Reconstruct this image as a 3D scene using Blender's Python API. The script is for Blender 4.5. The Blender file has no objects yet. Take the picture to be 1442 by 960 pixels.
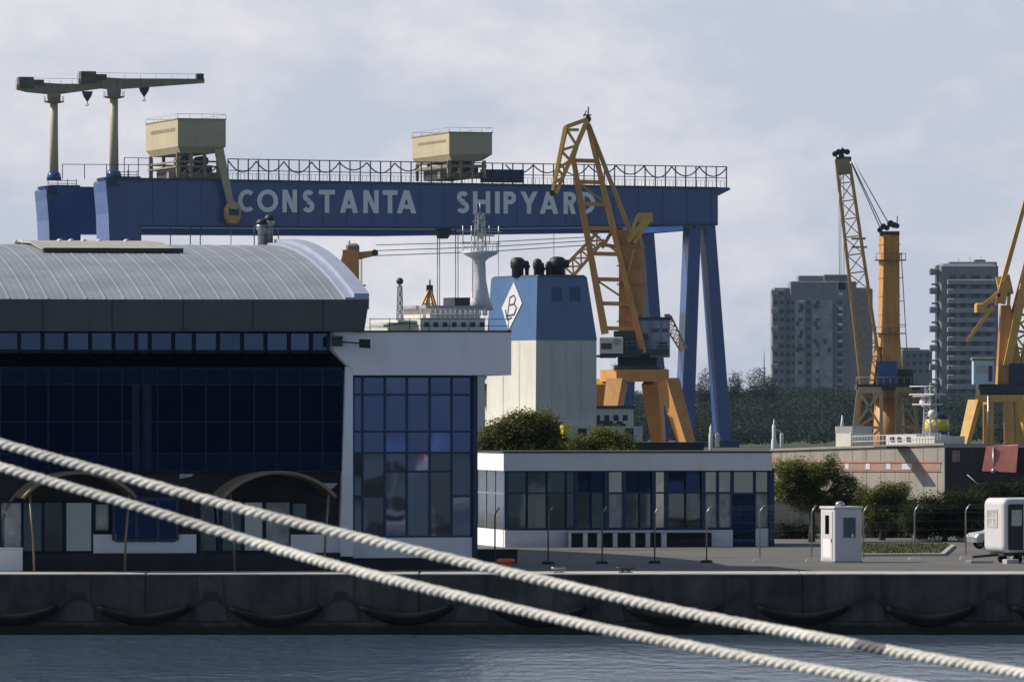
import bpy, bmesh, math, random
from mathutils import Vector, Matrix
random.seed(7)
R = math.radians
C = bpy.context.scene.collection
# ------------------------------------------------------------------ camera model (pixels of the 1442x960 photograph)
FP, HZ, CZ, CX = 9600.0, 590.0, 9.3, 721.0
QZ = 2.6                                   # quay level above the water

def P(px, py, Y):
    return Vector(((px-CX)/FP*Y, Y, CZ+(HZ-py)/FP*Y))

class Frame:
    """a thing's own axes: u along its front, v away from the viewer, z up; pt() drops a sight line on the plane v = const"""
    def __init__(s, px, Y, z, deg):
        s.o = Vector(((px-CX)/FP*Y, Y, z)); s.a = R(deg)
        s.u = Vector((math.cos(s.a), math.sin(s.a), 0)); s.v = Vector((-math.sin(s.a), math.cos(s.a), 0))
        s.px = px
    def pt(s, px, py, v=0.0):
        d = Vector(((px-CX)/FP, 1, (HZ-py)/FP)); c = Vector((0, 0, CZ))
        t = (v+(s.o-c).dot(s.v))/d.dot(s.v)
        p = c+d*t-s.o
        return Vector((p.dot(s.u), v, p.z))
    def U(s, px, v=0.0): return s.pt(px, HZ, v).x
    def Z(s, py, v=0.0, px=None): return s.pt(s.px if px is None else px, py, v).z
    def px_of(s, u, v):
        w = s.o+s.u*u+s.v*v
        return CX+FP*w.x/w.y
    def v_for(s, u, px):
        a, b = -5.0, 200.0
        for _ in range(60):
            m = (a+b)/2
            if s.px_of(u, m) > px: a = m
            else: b = m
        return a

# ------------------------------------------------------------------ object helpers
def props(o, label=None, cat=None, group=None, kind=None):
    if label: o['label'] = label
    if cat: o['category'] = cat
    if group: o['group'] = group
    if kind: o['kind'] = kind
    return o

def empty(name, loc, deg=0.0, label=None, cat=None, group=None):
    o = bpy.data.objects.new(name, None); C.objects.link(o)
    o.location = loc; o.rotation_euler = (0, 0, R(deg)); o.empty_display_size = 0.5
    return props(o, label, cat, group)

def thing(name, fr, label, cat, group=None):
    return empty(name, fr.o, math.degrees(fr.a), label, cat, group)

class MB:
    def __init__(s): s.v = []; s.f = []; s.m = []; s.mi = 0; s.sm = []
    def add(s, vs, fs, smooth=False):
        b = len(s.v); s.v += [tuple(p) for p in vs]
        for f in fs:
            s.f.append([b+i for i in f]); s.m.append(s.mi); s.sm.append(smooth)
        return s
    def box(s, x0, x1, y0, y1, z0, z1):
        vs = [(x, y, z) for z in (z0, z1) for y in (y0, y1) for x in (x0, x1)]
        return s.add(vs, [(0, 2, 3, 1), (4, 5, 7, 6), (0, 1, 5, 4), (2, 6, 7, 3), (0, 4, 6, 2), (1, 3, 7, 5)])
    def cbox(s, x0, x1, y0, y1, z0, z1, c=0.05):
        """box with chamfered vertical edges and top"""
        def ring(k, z): return [(x0+k, y0, z), (x1-k, y0, z), (x1, y0+k, z), (x1, y1-k, z), (x1-k, y1, z), (x0+k, y1, z), (x0, y1-k, z), (x0, y0+k, z)]
        def inner(z): return [(x0+2*c, y0+c, z), (x1-2*c, y0+c, z), (x1-c, y0+2*c, z), (x1-c, y1-2*c, z), (x1-2*c, y1-c, z), (x0+2*c, y1-c, z), (x0+c, y1-2*c, z), (x0+c, y0+2*c, z)]
        return s.loft([ring(c, z0), ring(c, z1-c), inner(z1)])
    def loft(s, rings, caps=True, smooth=False):
        n = len(rings[0]); b = len(s.v); vs = [p for r in rings for p in r]; fs = []
        for k in range(len(rings)-1):
            for i in range(n):
                j = (i+1) % n
                fs.append((k*n+i, k*n+j, (k+1)*n+j, (k+1)*n+i))
        if caps:
            fs.append(tuple(reversed(range(n)))); fs.append(tuple((len(rings)-1)*n+i for i in range(n)))
        return s.add(vs, fs, smooth)
    def prism(s, pts, y0, y1):
        """outline in (x,z), extruded along y"""
        return s.loft([[(x, y0, z) for x, z in pts], [(x, y1, z) for x, z in pts]])
    def prism_x(s, pts, x0, x1):
        return s.loft([[(x0, y, z) for y, z in pts], [(x1, y, z) for y, z in pts]])
    def bar(s, a, b, w, h=None, w2=None, h2=None):
        a = Vector(a); b = Vector(b); h = w if h is None else h
        w2 = w if w2 is None else w2; h2 = h if h2 is None else h2
        d = (b-a).normalized(); up = Vector((0, 0, 1))
        if abs(d.z) > 0.98: up = Vector((0, 1, 0))
        r = d.cross(up).normalized(); q = r.cross(d)
        def ring(p, w, h): return [p-r*w/2-q*h/2, p+r*w/2-q*h/2, p+r*w/2+q*h/2, p-r*w/2+q*h/2]
        return s.loft([ring(a, w, h), ring(b, w2, h2)])
    def tube(s, pts, r, n=8, caps=True, radii=None):
        pts = [Vector(p) for p in pts]; rings = []
        for i, p in enumerate(pts):
            d = (pts[min(i+1, len(pts)-1)]-pts[max(i-1, 0)]).normalized()
            up = Vector((0, 0, 1)) if abs(d.z) < 0.95 else Vector((0, 1, 0))
            a = d.cross(up).normalized(); q = a.cross(d)
            rr = radii[i] if radii else r
            rings.append([p+a*rr*math.cos(2*math.pi*k/n)+q*rr*math.sin(2*math.pi*k/n) for k in range(n)])
        return s.loft(rings, caps, True)
    def lathe(s, prof, c=(0, 0, 0), n=16):
        rings = [[(c[0]+r*math.cos(2*math.pi*k/n), c[1]+r*math.sin(2*math.pi*k/n), c[2]+z) for k in range(n)] for r, z in prof]
        return s.loft(rings, True, True)
    def ball(s, c, r, n=10, sz=1.0):
        prof = [(max(r*math.sin(math.pi*k/n), r*0.02), -r*sz*math.cos(math.pi*k/n)) for k in range(n+1)]
        return s.lathe(prof, c, n+2)
    def lattice(s, a, b, wa, wb, da, db, n, r, side, rb=None):
        """four-chord lattice boom from a to b; wa/wb width along `side`, da/db depth along the third axis"""
        a = Vector(a); b = Vector(b); rb = rb or r*0.55
        d = (b-a).normalized(); sd = Vector(side); sd = (sd-d*sd.dot(d)).normalized(); q = d.cross(sd).normalized()
        def node(t, i, j):
            p = a.lerp(b, t); w = wa+(wb-wa)*t; h = da+(db-da)*t
            return p+sd*w/2*i+q*h/2*j
        cs = ((-1, -1), (1, -1), (1, 1), (-1, 1))
        for c in cs: s.bar(node(0, *c), node(1, *c), r)
        for k in range(n):
            t0, t1 = k/n, (k+1)/n
            for m in range(4):
                c0, c1 = cs[m], cs[(m+1) % 4]
                if (k+m) % 2: c0, c1 = c1, c0
                s.bar(node(t0, *c0), node(t1, *c1), rb)
                if k: s.bar(node(t0, *c0), node(t0, *c1), rb)
        return s
    def build(s, name, m=None, parent=None, label=None):
        me = bpy.data.meshes.new(name); me.from_pydata(s.v, [], s.f)
        ms = m if isinstance(m, (list, tuple)) else [m]
        for x in ms: me.materials.append(x)
        if len(ms) > 1: me.polygons.foreach_set('material_index', s.m)
        me.polygons.foreach_set('use_smooth', s.sm)
        bm = bmesh.new(); bm.from_mesh(me); bmesh.ops.recalc_face_normals(bm, faces=bm.faces); bm.to_mesh(me); bm.free()
        me.update()
        o = bpy.data.objects.new(name, me); C.objects.link(o)
        if parent: o.parent = parent
        if label: o['label'] = label
        return o

def copy_tree(o, parent=None):
    c = o.copy(); C.objects.link(c); c.parent = parent
    if parent is not None: c.matrix_parent_inverse = o.matrix_parent_inverse.copy()
    for ch in list(o.children): copy_tree(ch, c)
    return c

# ------------------------------------------------------------------ materials
def new_mat(name):
    m = bpy.data.materials.new(name); m.use_nodes = True
    nt = m.node_tree; return m, nt, nt.nodes['Principled BSDF']

def mat(name, col, rough=0.6, metal=0.0, var=0.15, scale=0.6, streak=0.0, dirt=(0.05, 0.045, 0.04), bump=0.0, spec=0.5, bscale=8.0):
    m, nt, b = new_mat(name); N = nt.nodes; L = nt.links
    tc = N.new('ShaderNodeTexCoord')
    n1 = N.new('ShaderNodeTexNoise'); n1.inputs['Scale'].default_value = scale; n1.inputs['Detail'].default_value = 6; n1.inputs['Roughness'].default_value = 0.65
    L.new(tc.outputs['Object'], n1.inputs['Vector'])
    mx = N.new('ShaderNodeMix'); mx.data_type = 'RGBA'
    mx.inputs['A'].default_value = (*[c*(1-var) for c in col], 1); mx.inputs['B'].default_value = (*[min(c*(1+var), 1) for c in col], 1)
    rp = N.new('ShaderNodeValToRGB'); rp.color_ramp.elements[0].position = 0.3; rp.color_ramp.elements[1].position = 0.7
    L.new(n1.outputs['Fac'], rp.inputs['Fac']); L.new(rp.outputs['Color'], mx.inputs['Factor'])
    out = mx.outputs['Result']
    if streak:
        mp = N.new('ShaderNodeMapping'); mp.inputs['Scale'].default_value = (scale*5, scale*5, scale*0.35)
        n2 = N.new('ShaderNodeTexNoise'); n2.inputs['Scale'].default_value = 1.0; n2.inputs['Detail'].default_value = 5
        L.new(tc.outputs['Object'], mp.inputs['Vector']); L.new(mp.outputs['Vector'], n2.inputs['Vector'])
        r2 = N.new('ShaderNodeValToRGB'); r2.color_ramp.elements[0].position = 0.48; r2.color_ramp.elements[1].position = 0.8
        r2.color_ramp.elements[1].color = (streak, streak, streak, 1)
        L.new(n2.outputs['Fac'], r2.inputs['Fac'])
        m2 = N.new('ShaderNodeMix'); m2.data_type = 'RGBA'; m2.inputs['B'].default_value = (*dirt, 1)
        L.new(r2.outputs['Color'], m2.inputs['Factor']); L.new(out, m2.inputs['A']); out = m2.outputs['Result']
    L.new(out, b.inputs['Base Color'])
    b.inputs['Roughness'].default_value = rough; b.inputs['Metallic'].default_value = metal
    b.inputs['Specular IOR Level'].default_value = spec
    if bump:
        n3 = N.new('ShaderNodeTexNoise'); n3.inputs['Scale'].default_value = bscale; n3.inputs['Detail'].default_value = 5
        L.new(tc.outputs['Object'], n3.inputs['Vector'])
        bp = N.new('ShaderNodeBump'); bp.inputs['Strength'].default_value = bump; bp.inputs['Distance'].default_value = 0.05
        L.new(n3.outputs['Fac'], bp.inputs['Height']); L.new(bp.outputs['Normal'], b.inputs['Normal'])
    return m

def glass(name, col, rough=0.03, wav=0.12, scale=0.7):
    """coated, mirror-like window glass with slight unevenness"""
    m, nt, b = new_mat(name); N = nt.nodes; L = nt.links
    b.inputs['Base Color'].default_value = (*col, 1); b.inputs['Metallic'].default_value = 1.0; b.inputs['Roughness'].default_value = rough
    tc = N.new('ShaderNodeTexCoord'); n = N.new('ShaderNodeTexNoise'); n.inputs['Scale'].default_value = scale; n.inputs['Detail'].default_value = 1
    L.new(tc.outputs['Object'], n.inputs['Vector'])
    bp = N.new('ShaderNodeBump'); bp.inputs['Strength'].default_value = wav; bp.inputs['Distance'].default_value = 0.02
    L.new(n.outputs['Fac'], bp.inputs['Height']); L.new(bp.outputs['Normal'], b.inputs['Normal'])
    return m

def leafmat(name, c0, c1, c2, scl=0.9, tr=0.42):
    m, nt, b = new_mat(name); N = nt.nodes; L = nt.links
    g = N.new('ShaderNodeNewGeometry'); r = N.new('ShaderNodeValToRGB')
    r.color_ramp.elements[0].color = (*c0, 1); r.color_ramp.elements[1].color = (*c2, 1)
    e = r.color_ramp.elements.new(0.55); e.color = (*c1, 1)
    tc = N.new('ShaderNodeTexCoord'); nz_ = N.new('ShaderNodeTexNoise'); nz_.inputs['Scale'].default_value = scl; nz_.inputs['Detail'].default_value = 3
    L.new(tc.outputs['Object'], nz_.inputs['Vector'])
    mr = N.new('ShaderNodeMapRange'); mr.inputs['From Min'].default_value = .32; mr.inputs['From Max'].default_value = .68; mr.inputs['To Min'].default_value = -.32; mr.inputs['To Max'].default_value = .32
    L.new(nz_.outputs['Fac'], mr.inputs['Value'])
    ad = N.new('ShaderNodeMath'); ad.operation = 'ADD'; ad.use_clamp = True; L.new(g.outputs['Random Per Island'], ad.inputs[0]); L.new(mr.outputs['Result'], ad.inputs[1])
    L.new(ad.outputs['Value'], r.inputs['Fac']); L.new(r.outputs['Color'], b.inputs['Base Color'])
    b.inputs['Roughness'].default_value = 0.7; b.inputs['Specular IOR Level'].default_value = 0.1
    t = N.new('ShaderNodeBsdfTranslucent'); L.new(r.outputs['Color'], t.inputs['Color'])
    mx = N.new('ShaderNodeMixShader'); mx.inputs['Fac'].default_value = tr
    L.new(b.outputs['BSDF'], mx.inputs[1]); L.new(t.outputs['BSDF'], mx.inputs[2]); L.new(mx.outputs['Shader'], N['Material Output'].inputs['Surface'])
    return m

M = {}
M['asphalt'] = mat('asphalt', (0.112, 0.106, 0.096), 0.9, var=0.26, scale=0.16, streak=0.35, dirt=(0.06, 0.058, 0.055), bump=0.2)
M['concrete'] = mat('concrete', (0.42, 0.40, 0.36), 0.85, var=0.2, scale=0.5, streak=0.3, bump=0.3)
M['quaywall'] = mat('quay_wall_concrete', (0.062, 0.056, 0.05), 0.9, var=0.65, scale=0.45, streak=0.75, dirt=(0.012, 0.012, 0.011), bump=0.7, bscale=3)
def tide(m):
    nt = m.node_tree; N = nt.nodes; L = nt.links; b = N['Principled BSDF']
    tc = N.new('ShaderNodeTexCoord'); sp = N.new('ShaderNodeSeparateXYZ'); L.new(tc.outputs['Object'], sp.inputs['Vector'])
    n = N.new('ShaderNodeTexNoise'); n.inputs['Scale'].default_value = 1.6; n.inputs['Detail'].default_value = 5; L.new(tc.outputs['Object'], n.inputs['Vector'])
    a = N.new('ShaderNodeMath'); a.operation = 'MULTIPLY_ADD'; a.inputs[1].default_value = .55; L.new(n.outputs['Fac'], a.inputs[0]); L.new(sp.outputs['Z'], a.inputs[2])
    r = N.new('ShaderNodeMapRange'); r.inputs['From Min'].default_value = .62; r.inputs['From Max'].default_value = .82; r.inputs['To Min'].default_value = 1; r.inputs['To Max'].default_value = 0
    L.new(a.outputs['Value'], r.inputs['Value'])
    mx = N.new('ShaderNodeMix'); mx.data_type = 'RGBA'; mx.inputs['B'].default_value = (.010, .013, .009, 1)
    old = b.inputs['Base Color'].links[0].from_socket
    L.new(old, mx.inputs['A']); L.new(r.outputs['Result'], mx.inputs['Factor']); L.new(mx.outputs['Result'], b.inputs['Base Color'])
tide(M['quaywall'])
M['rubber'] = mat('fender_rubber', (0.010, 0.010, 0.011), 0.95, var=0.3, scale=2, spec=0.1)
M['chain'] = mat('chain_rust', (0.03, 0.025, 0.022), 0.8)
M['roof'] = mat('corrugated_roof', (0.262, 0.28, 0.32), 0.55, 0.25, var=0.16, scale=0.35, streak=0.35, dirt=(0.20, 0.195, 0.19))
M['rooftrim'] = mat('roof_trim', (0.36, 0.40, 0.50), 0.45, 0.3, var=0.1)
M['fascia'] = mat('brown_fascia', (0.086, 0.080, 0.080), 0.6, 0.0, var=0.14, scale=0.3, streak=0.45, dirt=(0.05, 0.055, 0.04))
M['ventmetal'] = mat('ridge_vent_metal', (0.42, 0.40, 0.33), 0.6, 0.2, streak=0.3)
M['steel'] = mat('galvanised_steel', (0.34, 0.35, 0.36), 0.4, 0.6, var=0.15, scale=3, streak=0.3)
M['darksteel'] = mat('dark_steel', (0.035, 0.037, 0.042), 0.55, 0.2, var=0.3, scale=2)
M['navy'] = mat('navy_frame', (0.005, 0.011, 0.042), 0.8, 0.0, var=0.15)
M['blueframe'] = mat('blue_frame', (0.010, 0.026, 0.10), 0.4, 0.1, var=0.15)
M['plinth'] = mat('dark_plinth', (0.02, 0.02, 0.024), 0.8, var=0.4, scale=0.8)
M['white'] = mat('white_render', (0.80, 0.765, 0.80), 0.8, var=0.06, scale=0.35, streak=0.18, dirt=(0.52, 0.51, 0.50))
M['whitepaint'] = mat('white_paint', (0.60, 0.59, 0.61), 0.45, var=0.05, scale=1.2, streak=0.12, dirt=(0.45, 0.42, 0.38))
M['shipwhite'] = mat('ship_white', (0.56, 0.55, 0.49), 0.5, var=0.08, scale=0.3, streak=0.35, dirt=(0.36, 0.33, 0.26))
M['g_dark'] = glass('dark_curtain_glass', (0.0026, 0.0055, 0.034), 0.04, 0.05)
M['g_dark2'] = glass('dark_spandrel_glass', (0.006, 0.013, 0.05), 0.08, 0.05)
M['wire'] = mat('thin_wire', (0.13, 0.13, 0.13), 0.6)
M['louvre'] = mat('funnel_louvre', (0.03, 0.075, 0.17), 0.5)
M['g_cler'] = glass('clerestory_glass', (0.07, 0.125, 0.29), 0.06, 0.05)
M['g_annex'] = glass('annex_glass', (0.115, 0.185, 0.45), 0.02, 0.22, 0.45)
M['g_annex_low'] = glass('lower_annex_glass', (0.115, 0.145, 0.215), 0.015, 0.10, 0.5)
M['g_green'] = glass('greenish_glass', (0.075, 0.095, 0.115), 0.04, 0.2, 0.6)
M['g_light'] = glass('light_glass', (0.34, 0.36, 0.38), 0.12, 0.3, 1.5)
M['g_blue'] = glass('blue_glass', (0.012, 0.026, 0.075), 0.04, 0.1)
M['curtain'] = mat('pale_curtain', (0.44, 0.43, 0.42), 0.8, var=0.4, scale=1.6, streak=0.5, dirt=(0.16, 0.17, 0.2))
M['canopy'] = mat('brown_canopy_sheet', (0.075, 0.05, 0.028), 0.35, var=0.25, scale=1.0)
M['canopyrib'] = mat('canopy_rib', (0.22, 0.17, 0.11), 0.5, 0.1, var=0.2)
M['beige'] = mat('beige_trolley_paint', (0.45, 0.385, 0.25), 0.55, var=0.1, scale=0.2, streak=0.25, dirt=(0.28, 0.22, 0.14))
M['beigedark'] = mat('weathered_beige_steel', (0.27, 0.215, 0.13), 0.6, var=0.25, scale=0.4, streak=0.5)
M['gblue'] = mat('gantry_blue_paint', (0.024, 0.073, 0.255), 0.18, var=0.18, scale=0.12, streak=0.55, dirt=(0.02, 0.045, 0.14))
M['gblue_dark'] = mat('dark_blue_steel', (0.018, 0.03, 0.08), 0.55, var=0.2)
M['letter'] = mat('weathered_white_letter', (0.88, 0.86, 0.88), 0.6, var=0.08, scale=0.3, streak=0.25, dirt=(0.6, 0.6, 0.64))
M['orange'] = mat('crane_orange', (0.52, 0.245, 0.055), 0.5, var=0.16, scale=0.25, streak=0.45, dirt=(0.24, 0.09, 0.03))
M['ochre'] = mat('crane_ochre', (0.56, 0.285, 0.06), 0.5, var=0.2, scale=0.35, streak=0.55, dirt=(0.22, 0.10, 0.035))
M['yellow'] = mat('crane_yellow', (0.60, 0.35, 0.075), 0.5, var=0.14, scale=0.3, streak=0.4, dirt=(0.28, 0.13, 0.045))
M['cab'] = mat('crane_cab_blue_grey', (0.20, 0.30, 0.42), 0.5, var=0.15, scale=0.4, streak=0.3)
M['rope'] = None
M['redbrown'] = mat('red_oxide', (0.46, 0.15, 0.115), 0.7, var=0.2, scale=0.4, streak=0.4)
M['blackhull'] = mat('black_hull', (0.022, 0.017, 0.019), 0.6, var=0.3, scale=0.3, streak=0.4, dirt=(0.06, 0.03, 0.025))
M['tanhull'] = mat('sand_grey_hull', (0.32, 0.28, 0.235), 0.75, var=0.14, scale=0.3, streak=0.6, dirt=(0.17, 0.13, 0.10))
M['fun_blue'] = mat('funnel_blue', (0.042, 0.115, 0.255), 0.15, var=0.12, scale=0.2, streak=0.35, dirt=(0.03, 0.08, 0.19))
M['black'] = mat('black_paint', (0.012, 0.012, 0.014), 0.55, var=0.3)
M['tower'] = mat('tower_concrete', (0.215, 0.205, 0.225), 0.85, var=0.15, scale=0.12, streak=0.5, dirt=(0.14, 0.13, 0.14))
M['towerlight'] = mat('tower_balcony_concrete', (0.30, 0.285, 0.30), 0.85, var=0.32, scale=0.22, streak=0.3, dirt=(0.2, 0.19, 0.2))
M['towerdark'] = mat('tower_recess', (0.06, 0.062, 0.075), 0.7, var=0.3)
M['bark'] = mat('bark', (0.06, 0.045, 0.032), 0.9, var=0.3, scale=3, bump=0.6)
M['leaf_olive'] = leafmat('olive_leaves', (0.035, 0.048, 0.012), (0.095, 0.105, 0.024), (0.26, 0.22, 0.06))
M['leaf_light'] = leafmat('light_leaves', (0.05, 0.065, 0.012), (0.12, 0.135, 0.028), (0.26, 0.235, 0.06))
M['leaf_mid'] = leafmat('mid_leaves', (0.04, 0.06, 0.014), (0.12, 0.15, 0.03), (0.30, 0.30, 0.07))
M['leaf_dark'] = leafmat('dark_leaves', (0.012, 0.019, 0.008), (0.028, 0.038, 0.014), (0.08, 0.085, 0.03))
M['leaf_far'] = leafmat('wood_leaves', (0.008, 0.015, 0.013), (0.022, 0.034, 0.023), (0.075, 0.088, 0.042), 0.07, 0.25)
M['leaf_sky'] = leafmat('skyline_leaves', (0.02, 0.034, 0.02), (0.05, 0.072, 0.034), (0.10, 0.12, 0.05), 0.09, 0.35)
M['grass'] = mat('grass', (0.10, 0.115, 0.035), 0.9, var=0.35, scale=1.5)
M['hill'] = mat('hill_soil', (0.05, 0.055, 0.03), 0.95, var=0.3, scale=0.02)
M['red'] = mat('orange_red_plastic', (0.55, 0.10, 0.03), 0.5, var=0.15)
M['greenbox'] = mat('dark_green_box', (0.02, 0.025, 0.02), 0.6, var=0.3)
M['brightyellow'] = mat('funnel_yellow', (0.72, 0.52, 0.05), 0.5, var=0.1)
M['carsilver'] = mat('silver_car_paint', (0.45, 0.47, 0.5), 0.25, 0.5, var=0.05)
HAZE = 0.00002
# ================================================================== SETTING: water, quay, ground
def water_mat():
    m, nt, b = new_mat('harbour_water'); N = nt.nodes; L = nt.links
    b.inputs['Base Color'].default_value = (0.06, 0.095, 0.14, 1); b.inputs['Roughness'].default_value = 0.12; b.inputs['IOR'].default_value = 1.33
    tc = N.new('ShaderNodeTexCoord')
    def noise(sc, det, mapscale=(1, 1, 1)):
        mp = N.new('ShaderNodeMapping'); mp.inputs['Scale'].default_value = mapscale
        n = N.new('ShaderNodeTexNoise'); n.inputs['Scale'].default_value = sc; n.inputs['Detail'].default_value = det; n.inputs['Roughness'].default_value = 0.6
        L.new(tc.outputs['Object'], mp.inputs['Vector']); L.new(mp.outputs['Vector'], n.inputs['Vector']); return n
    a = noise(1.5, 5, (0.8, 0.22, 1)); c = noise(0.09, 2)
    mt = N.new('ShaderNodeMath'); mt.operation = 'MULTIPLY'
    rp = N.new('ShaderNodeMapRange'); rp.inputs['From Min'].default_value = 0.3; rp.inputs['From Max'].default_value = 0.7; rp.inputs['To Min'].default_value = 0.5; rp.inputs['To Max'].default_value = 1.2
    L.new(c.outputs['Fac'], rp.inputs['Value']); L.new(a.outputs['Fac'], mt.inputs[0]); L.new(rp.outputs['Result'], mt.inputs[1])
    bp = N.new('ShaderNodeBump'); bp.inputs['Strength'].default_value = 1.0; bp.inputs['Distance'].default_value = 0.34
    L.new(mt.outputs['Value'], bp.inputs['Height']); L.new(bp.outputs['Normal'], b.inputs['Normal'])
    return m
o = MB().add([(-2600, -1200, 0), (2600, -1200, 0), (2600, 1500, 0), (-2600, 1500, 0)], [(0, 1, 2, 3)]).build('water', water_mat())
props(o, kind='structure')

QY = 295.0
mb = MB(); mb.box(-500, 500, QY+0.02, 470, -3, QZ)
props(mb.build('quay_ground', M['asphalt']), kind='structure')
# quay wall: stepped face of big blocks with open joints, a toe ledge and pilasters where the fenders hang
mb = MB()
supports = [110-187*k for k in (2, 1)]+[110, 297, 480, 665, 855, 1040, 1222, 1398, 1582, 1766]
S0 = FP/QY
qx = lambda px: (px-CX)/S0
joints = [-560, -180, 205, 590, 1130, 1480, 1900]
for j0, j1 in zip(joints[:-1], joints[1:]):
    x0, x1 = qx(j0)+0.03, qx(j1)-0.03
    mb.box(x0, x1, QY-0.10, QY+0.6, 0.55, QZ-0.035)
    mb.box(x0, x1, QY-0.32, QY+0.6, -1.5, 0.53)
mb.box(qx(-560), qx(1900), QY-0.02, QY+0.5, -1.5, QZ-0.04)
for s in supports:
    x = qx(s)
    mb.prism([(x-0.55, QZ-0.2), (x+0.55, QZ-0.2), (x+0.5, QZ-0.8), (x+0.75, 0.57), (x-0.75, 0.57), (x-0.5, QZ-0.8)], QY-0.2, QY-0.05)
props(mb.build('quay_wall', M['quaywall']), kind='structure')
mb = MB()
for j0, j1 in zip(joints[:-1], joints[1:]):
    x0, x1 = qx(j0)+0.04, qx(j1)-0.04
    mb.loft([[(x0, QY-0.13, QZ-0.03), (x1, QY-0.13, QZ-0.03), (x1, QY+3.6, QZ-0.03), (x0, QY+3.6, QZ-0.03)],
             [(x0, QY-0.13, QZ+0.01), (x1, QY-0.13, QZ+0.01), (x1, QY+3.6, QZ+0.012), (x0, QY+3.6, QZ+0.012)],
             [(x0+.02, QY-0.10, QZ+0.03), (x1-.02, QY-0.10, QZ+0.03), (x1-.02, QY+3.55, QZ+0.05), (x0+.02, QY+3.55, QZ+0.05)]])
props(mb.build('quay_coping', M['concrete']), kind='structure')
# pier and shipyard land beyond the second basin
props(MB().box(-60, 220, 985, 1160, -3, QZ).build('pier_ground', M['asphalt']), kind='structure')
props(MB().box(-2500, 2500, 1400, 5000, -3, QZ).build('shipyard_ground', M['hill']), kind='structure')

# fenders slung on chains: one thing per swag
fnames = ['black rubber fender on the quay wall nearest the left edge of the photo', 'black rubber fender on the quay wall below the gap between the two canopies',
          'black rubber fender on the quay wall below the canopy beside the wedge pillar', 'black rubber fender on the quay wall crossed by the lower white rope',
          'black rubber fender on the quay wall crossed by the upper white rope', 'black rubber fender on the quay wall just right of the upper rope crossing',
          'black rubber fender on the quay wall below and left of the white booth', 'black rubber fender on the quay wall between the white booth and the trailer cabin',
          'black rubber fender on the quay wall at the right edge, below the trailer cabin']
for k in range(1, 10):
    xa, xb = qx(supports[k])+0.15, qx(supports[k+1])-0.15
    xm = (xa+xb)/2
    t = empty('quay_fender', (xm, QY-0.22, 1.55), 0, fnames[k-1], 'fender', 'rubber fenders slung along the quay wall')
    L_ = (xb-xa)/2; sag = 1.05+random.uniform(-.08, .08)
    def pos(q): return Vector((q*L_, -0.15*(1-q*q), 0.1-sag*(1-q*q)))
    qs = [-0.74+1.48*i/16 for i in range(17)]
    MB().tube([pos(q) for q in qs], 0.2, 10, True, [0.10+0.17*(1-abs(q/0.78)**3) for q in qs]).build('fender_body', M['rubber'], t)
    for s in (-1, 1):
        mb = MB()
        qq = [0.74+0.26*i/7 for i in range(8)]
        for i in range(7): mb.bar(pos(s*qq[i]), pos(s*qq[i+1]), 0.10 if i % 2 else 0.07, 0.06 if i % 2 else 0.11)
        mb.box(s*L_-0.16, s*L_+0.14, -.02, 0.17, -0.05, 0.3)
        mb.build('chain', M['chain'], t)

# ================================================================== TERMINAL BUILDING
TB = Frame(300, 302, QZ, 10)
tb = thing('terminal_building', TB, 'dark blue glass terminal hall with pale barrel roof and white slab wing', 'building')
def outline(fr, v, pts): return [(lambda p: (p.x, p.z))(fr.pt(x, y, v)) for x, y in pts]
uL = TB.U(-235)
zE = TB.Z(421, -1.3)
# barrel roof with raised seams
HD, RISE = 26.5, 3.05
Rr = (HD*HD+RISE*RISE)/(2*RISE)
def vault(v, dz=0): return zE-0.03+(math.sqrt(Rr*Rr-(v-HD)**2)-(Rr-RISE))+dz
vs_ = [-1.3+ (2*HD)*k/44*1.0 for k in range(45)]
def vz(v): return vault(v+1.3)
uR = TB.U(516, -1.3)
mb = MB()
nu = int((uR-uL)/0.28)
us = []; rows = []
for i in range(nu+1):
    u = uL+(uR-uL)*i/nu
    for du, dz in ((-0.07, 0), (-0.03, 0.006 if i % 3 else 0.02), (0.03, 0.006 if i % 3 else 0.02), (0.07, 0)):
        us.append((u+du, dz))
grid = [[(u, v, vz(v)+dz) for (u, dz) in us] for v in vs_]
n = len(us)
mb.add([p for r in grid for p in r], [(k*n+i, k*n+i+1, (k+1)*n+i+1, (k+1)*n+i) for k in range(len(vs_)-1) for i in range(n-1)])
mb.build('roof', M['roof'], tb)
mb = MB()   # raised verge along the right end
for (a, b, h) in ((uR-0.95, uR-0.55, 0.12), (uR-0.55, uR+0.12, 0.3)):
    mb.loft([[(a, v, vz(v)-0.4), (b, v, vz(v)-0.4), (b, v, vz(v)+h), (a, v, vz(v)+h)] for v in vs_])
mb.build('roof_verge', M['rooftrim'], tb)
# gable wall + body core
core = [( -0.2, 0.85)] 
mb = MB()
gp = [(v, vz(v)-0.45) for v in vs_]
mb.prism_x([(vs_[0]+1.6, 0.3), (vs_[-1], 0.3)]+list(reversed([(v, z) for v, z in gp if v >= vs_[0]+1.6])), uL+0.3, uR-0.6)
mb.build('hall_body', M['plinth'], tb)
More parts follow.
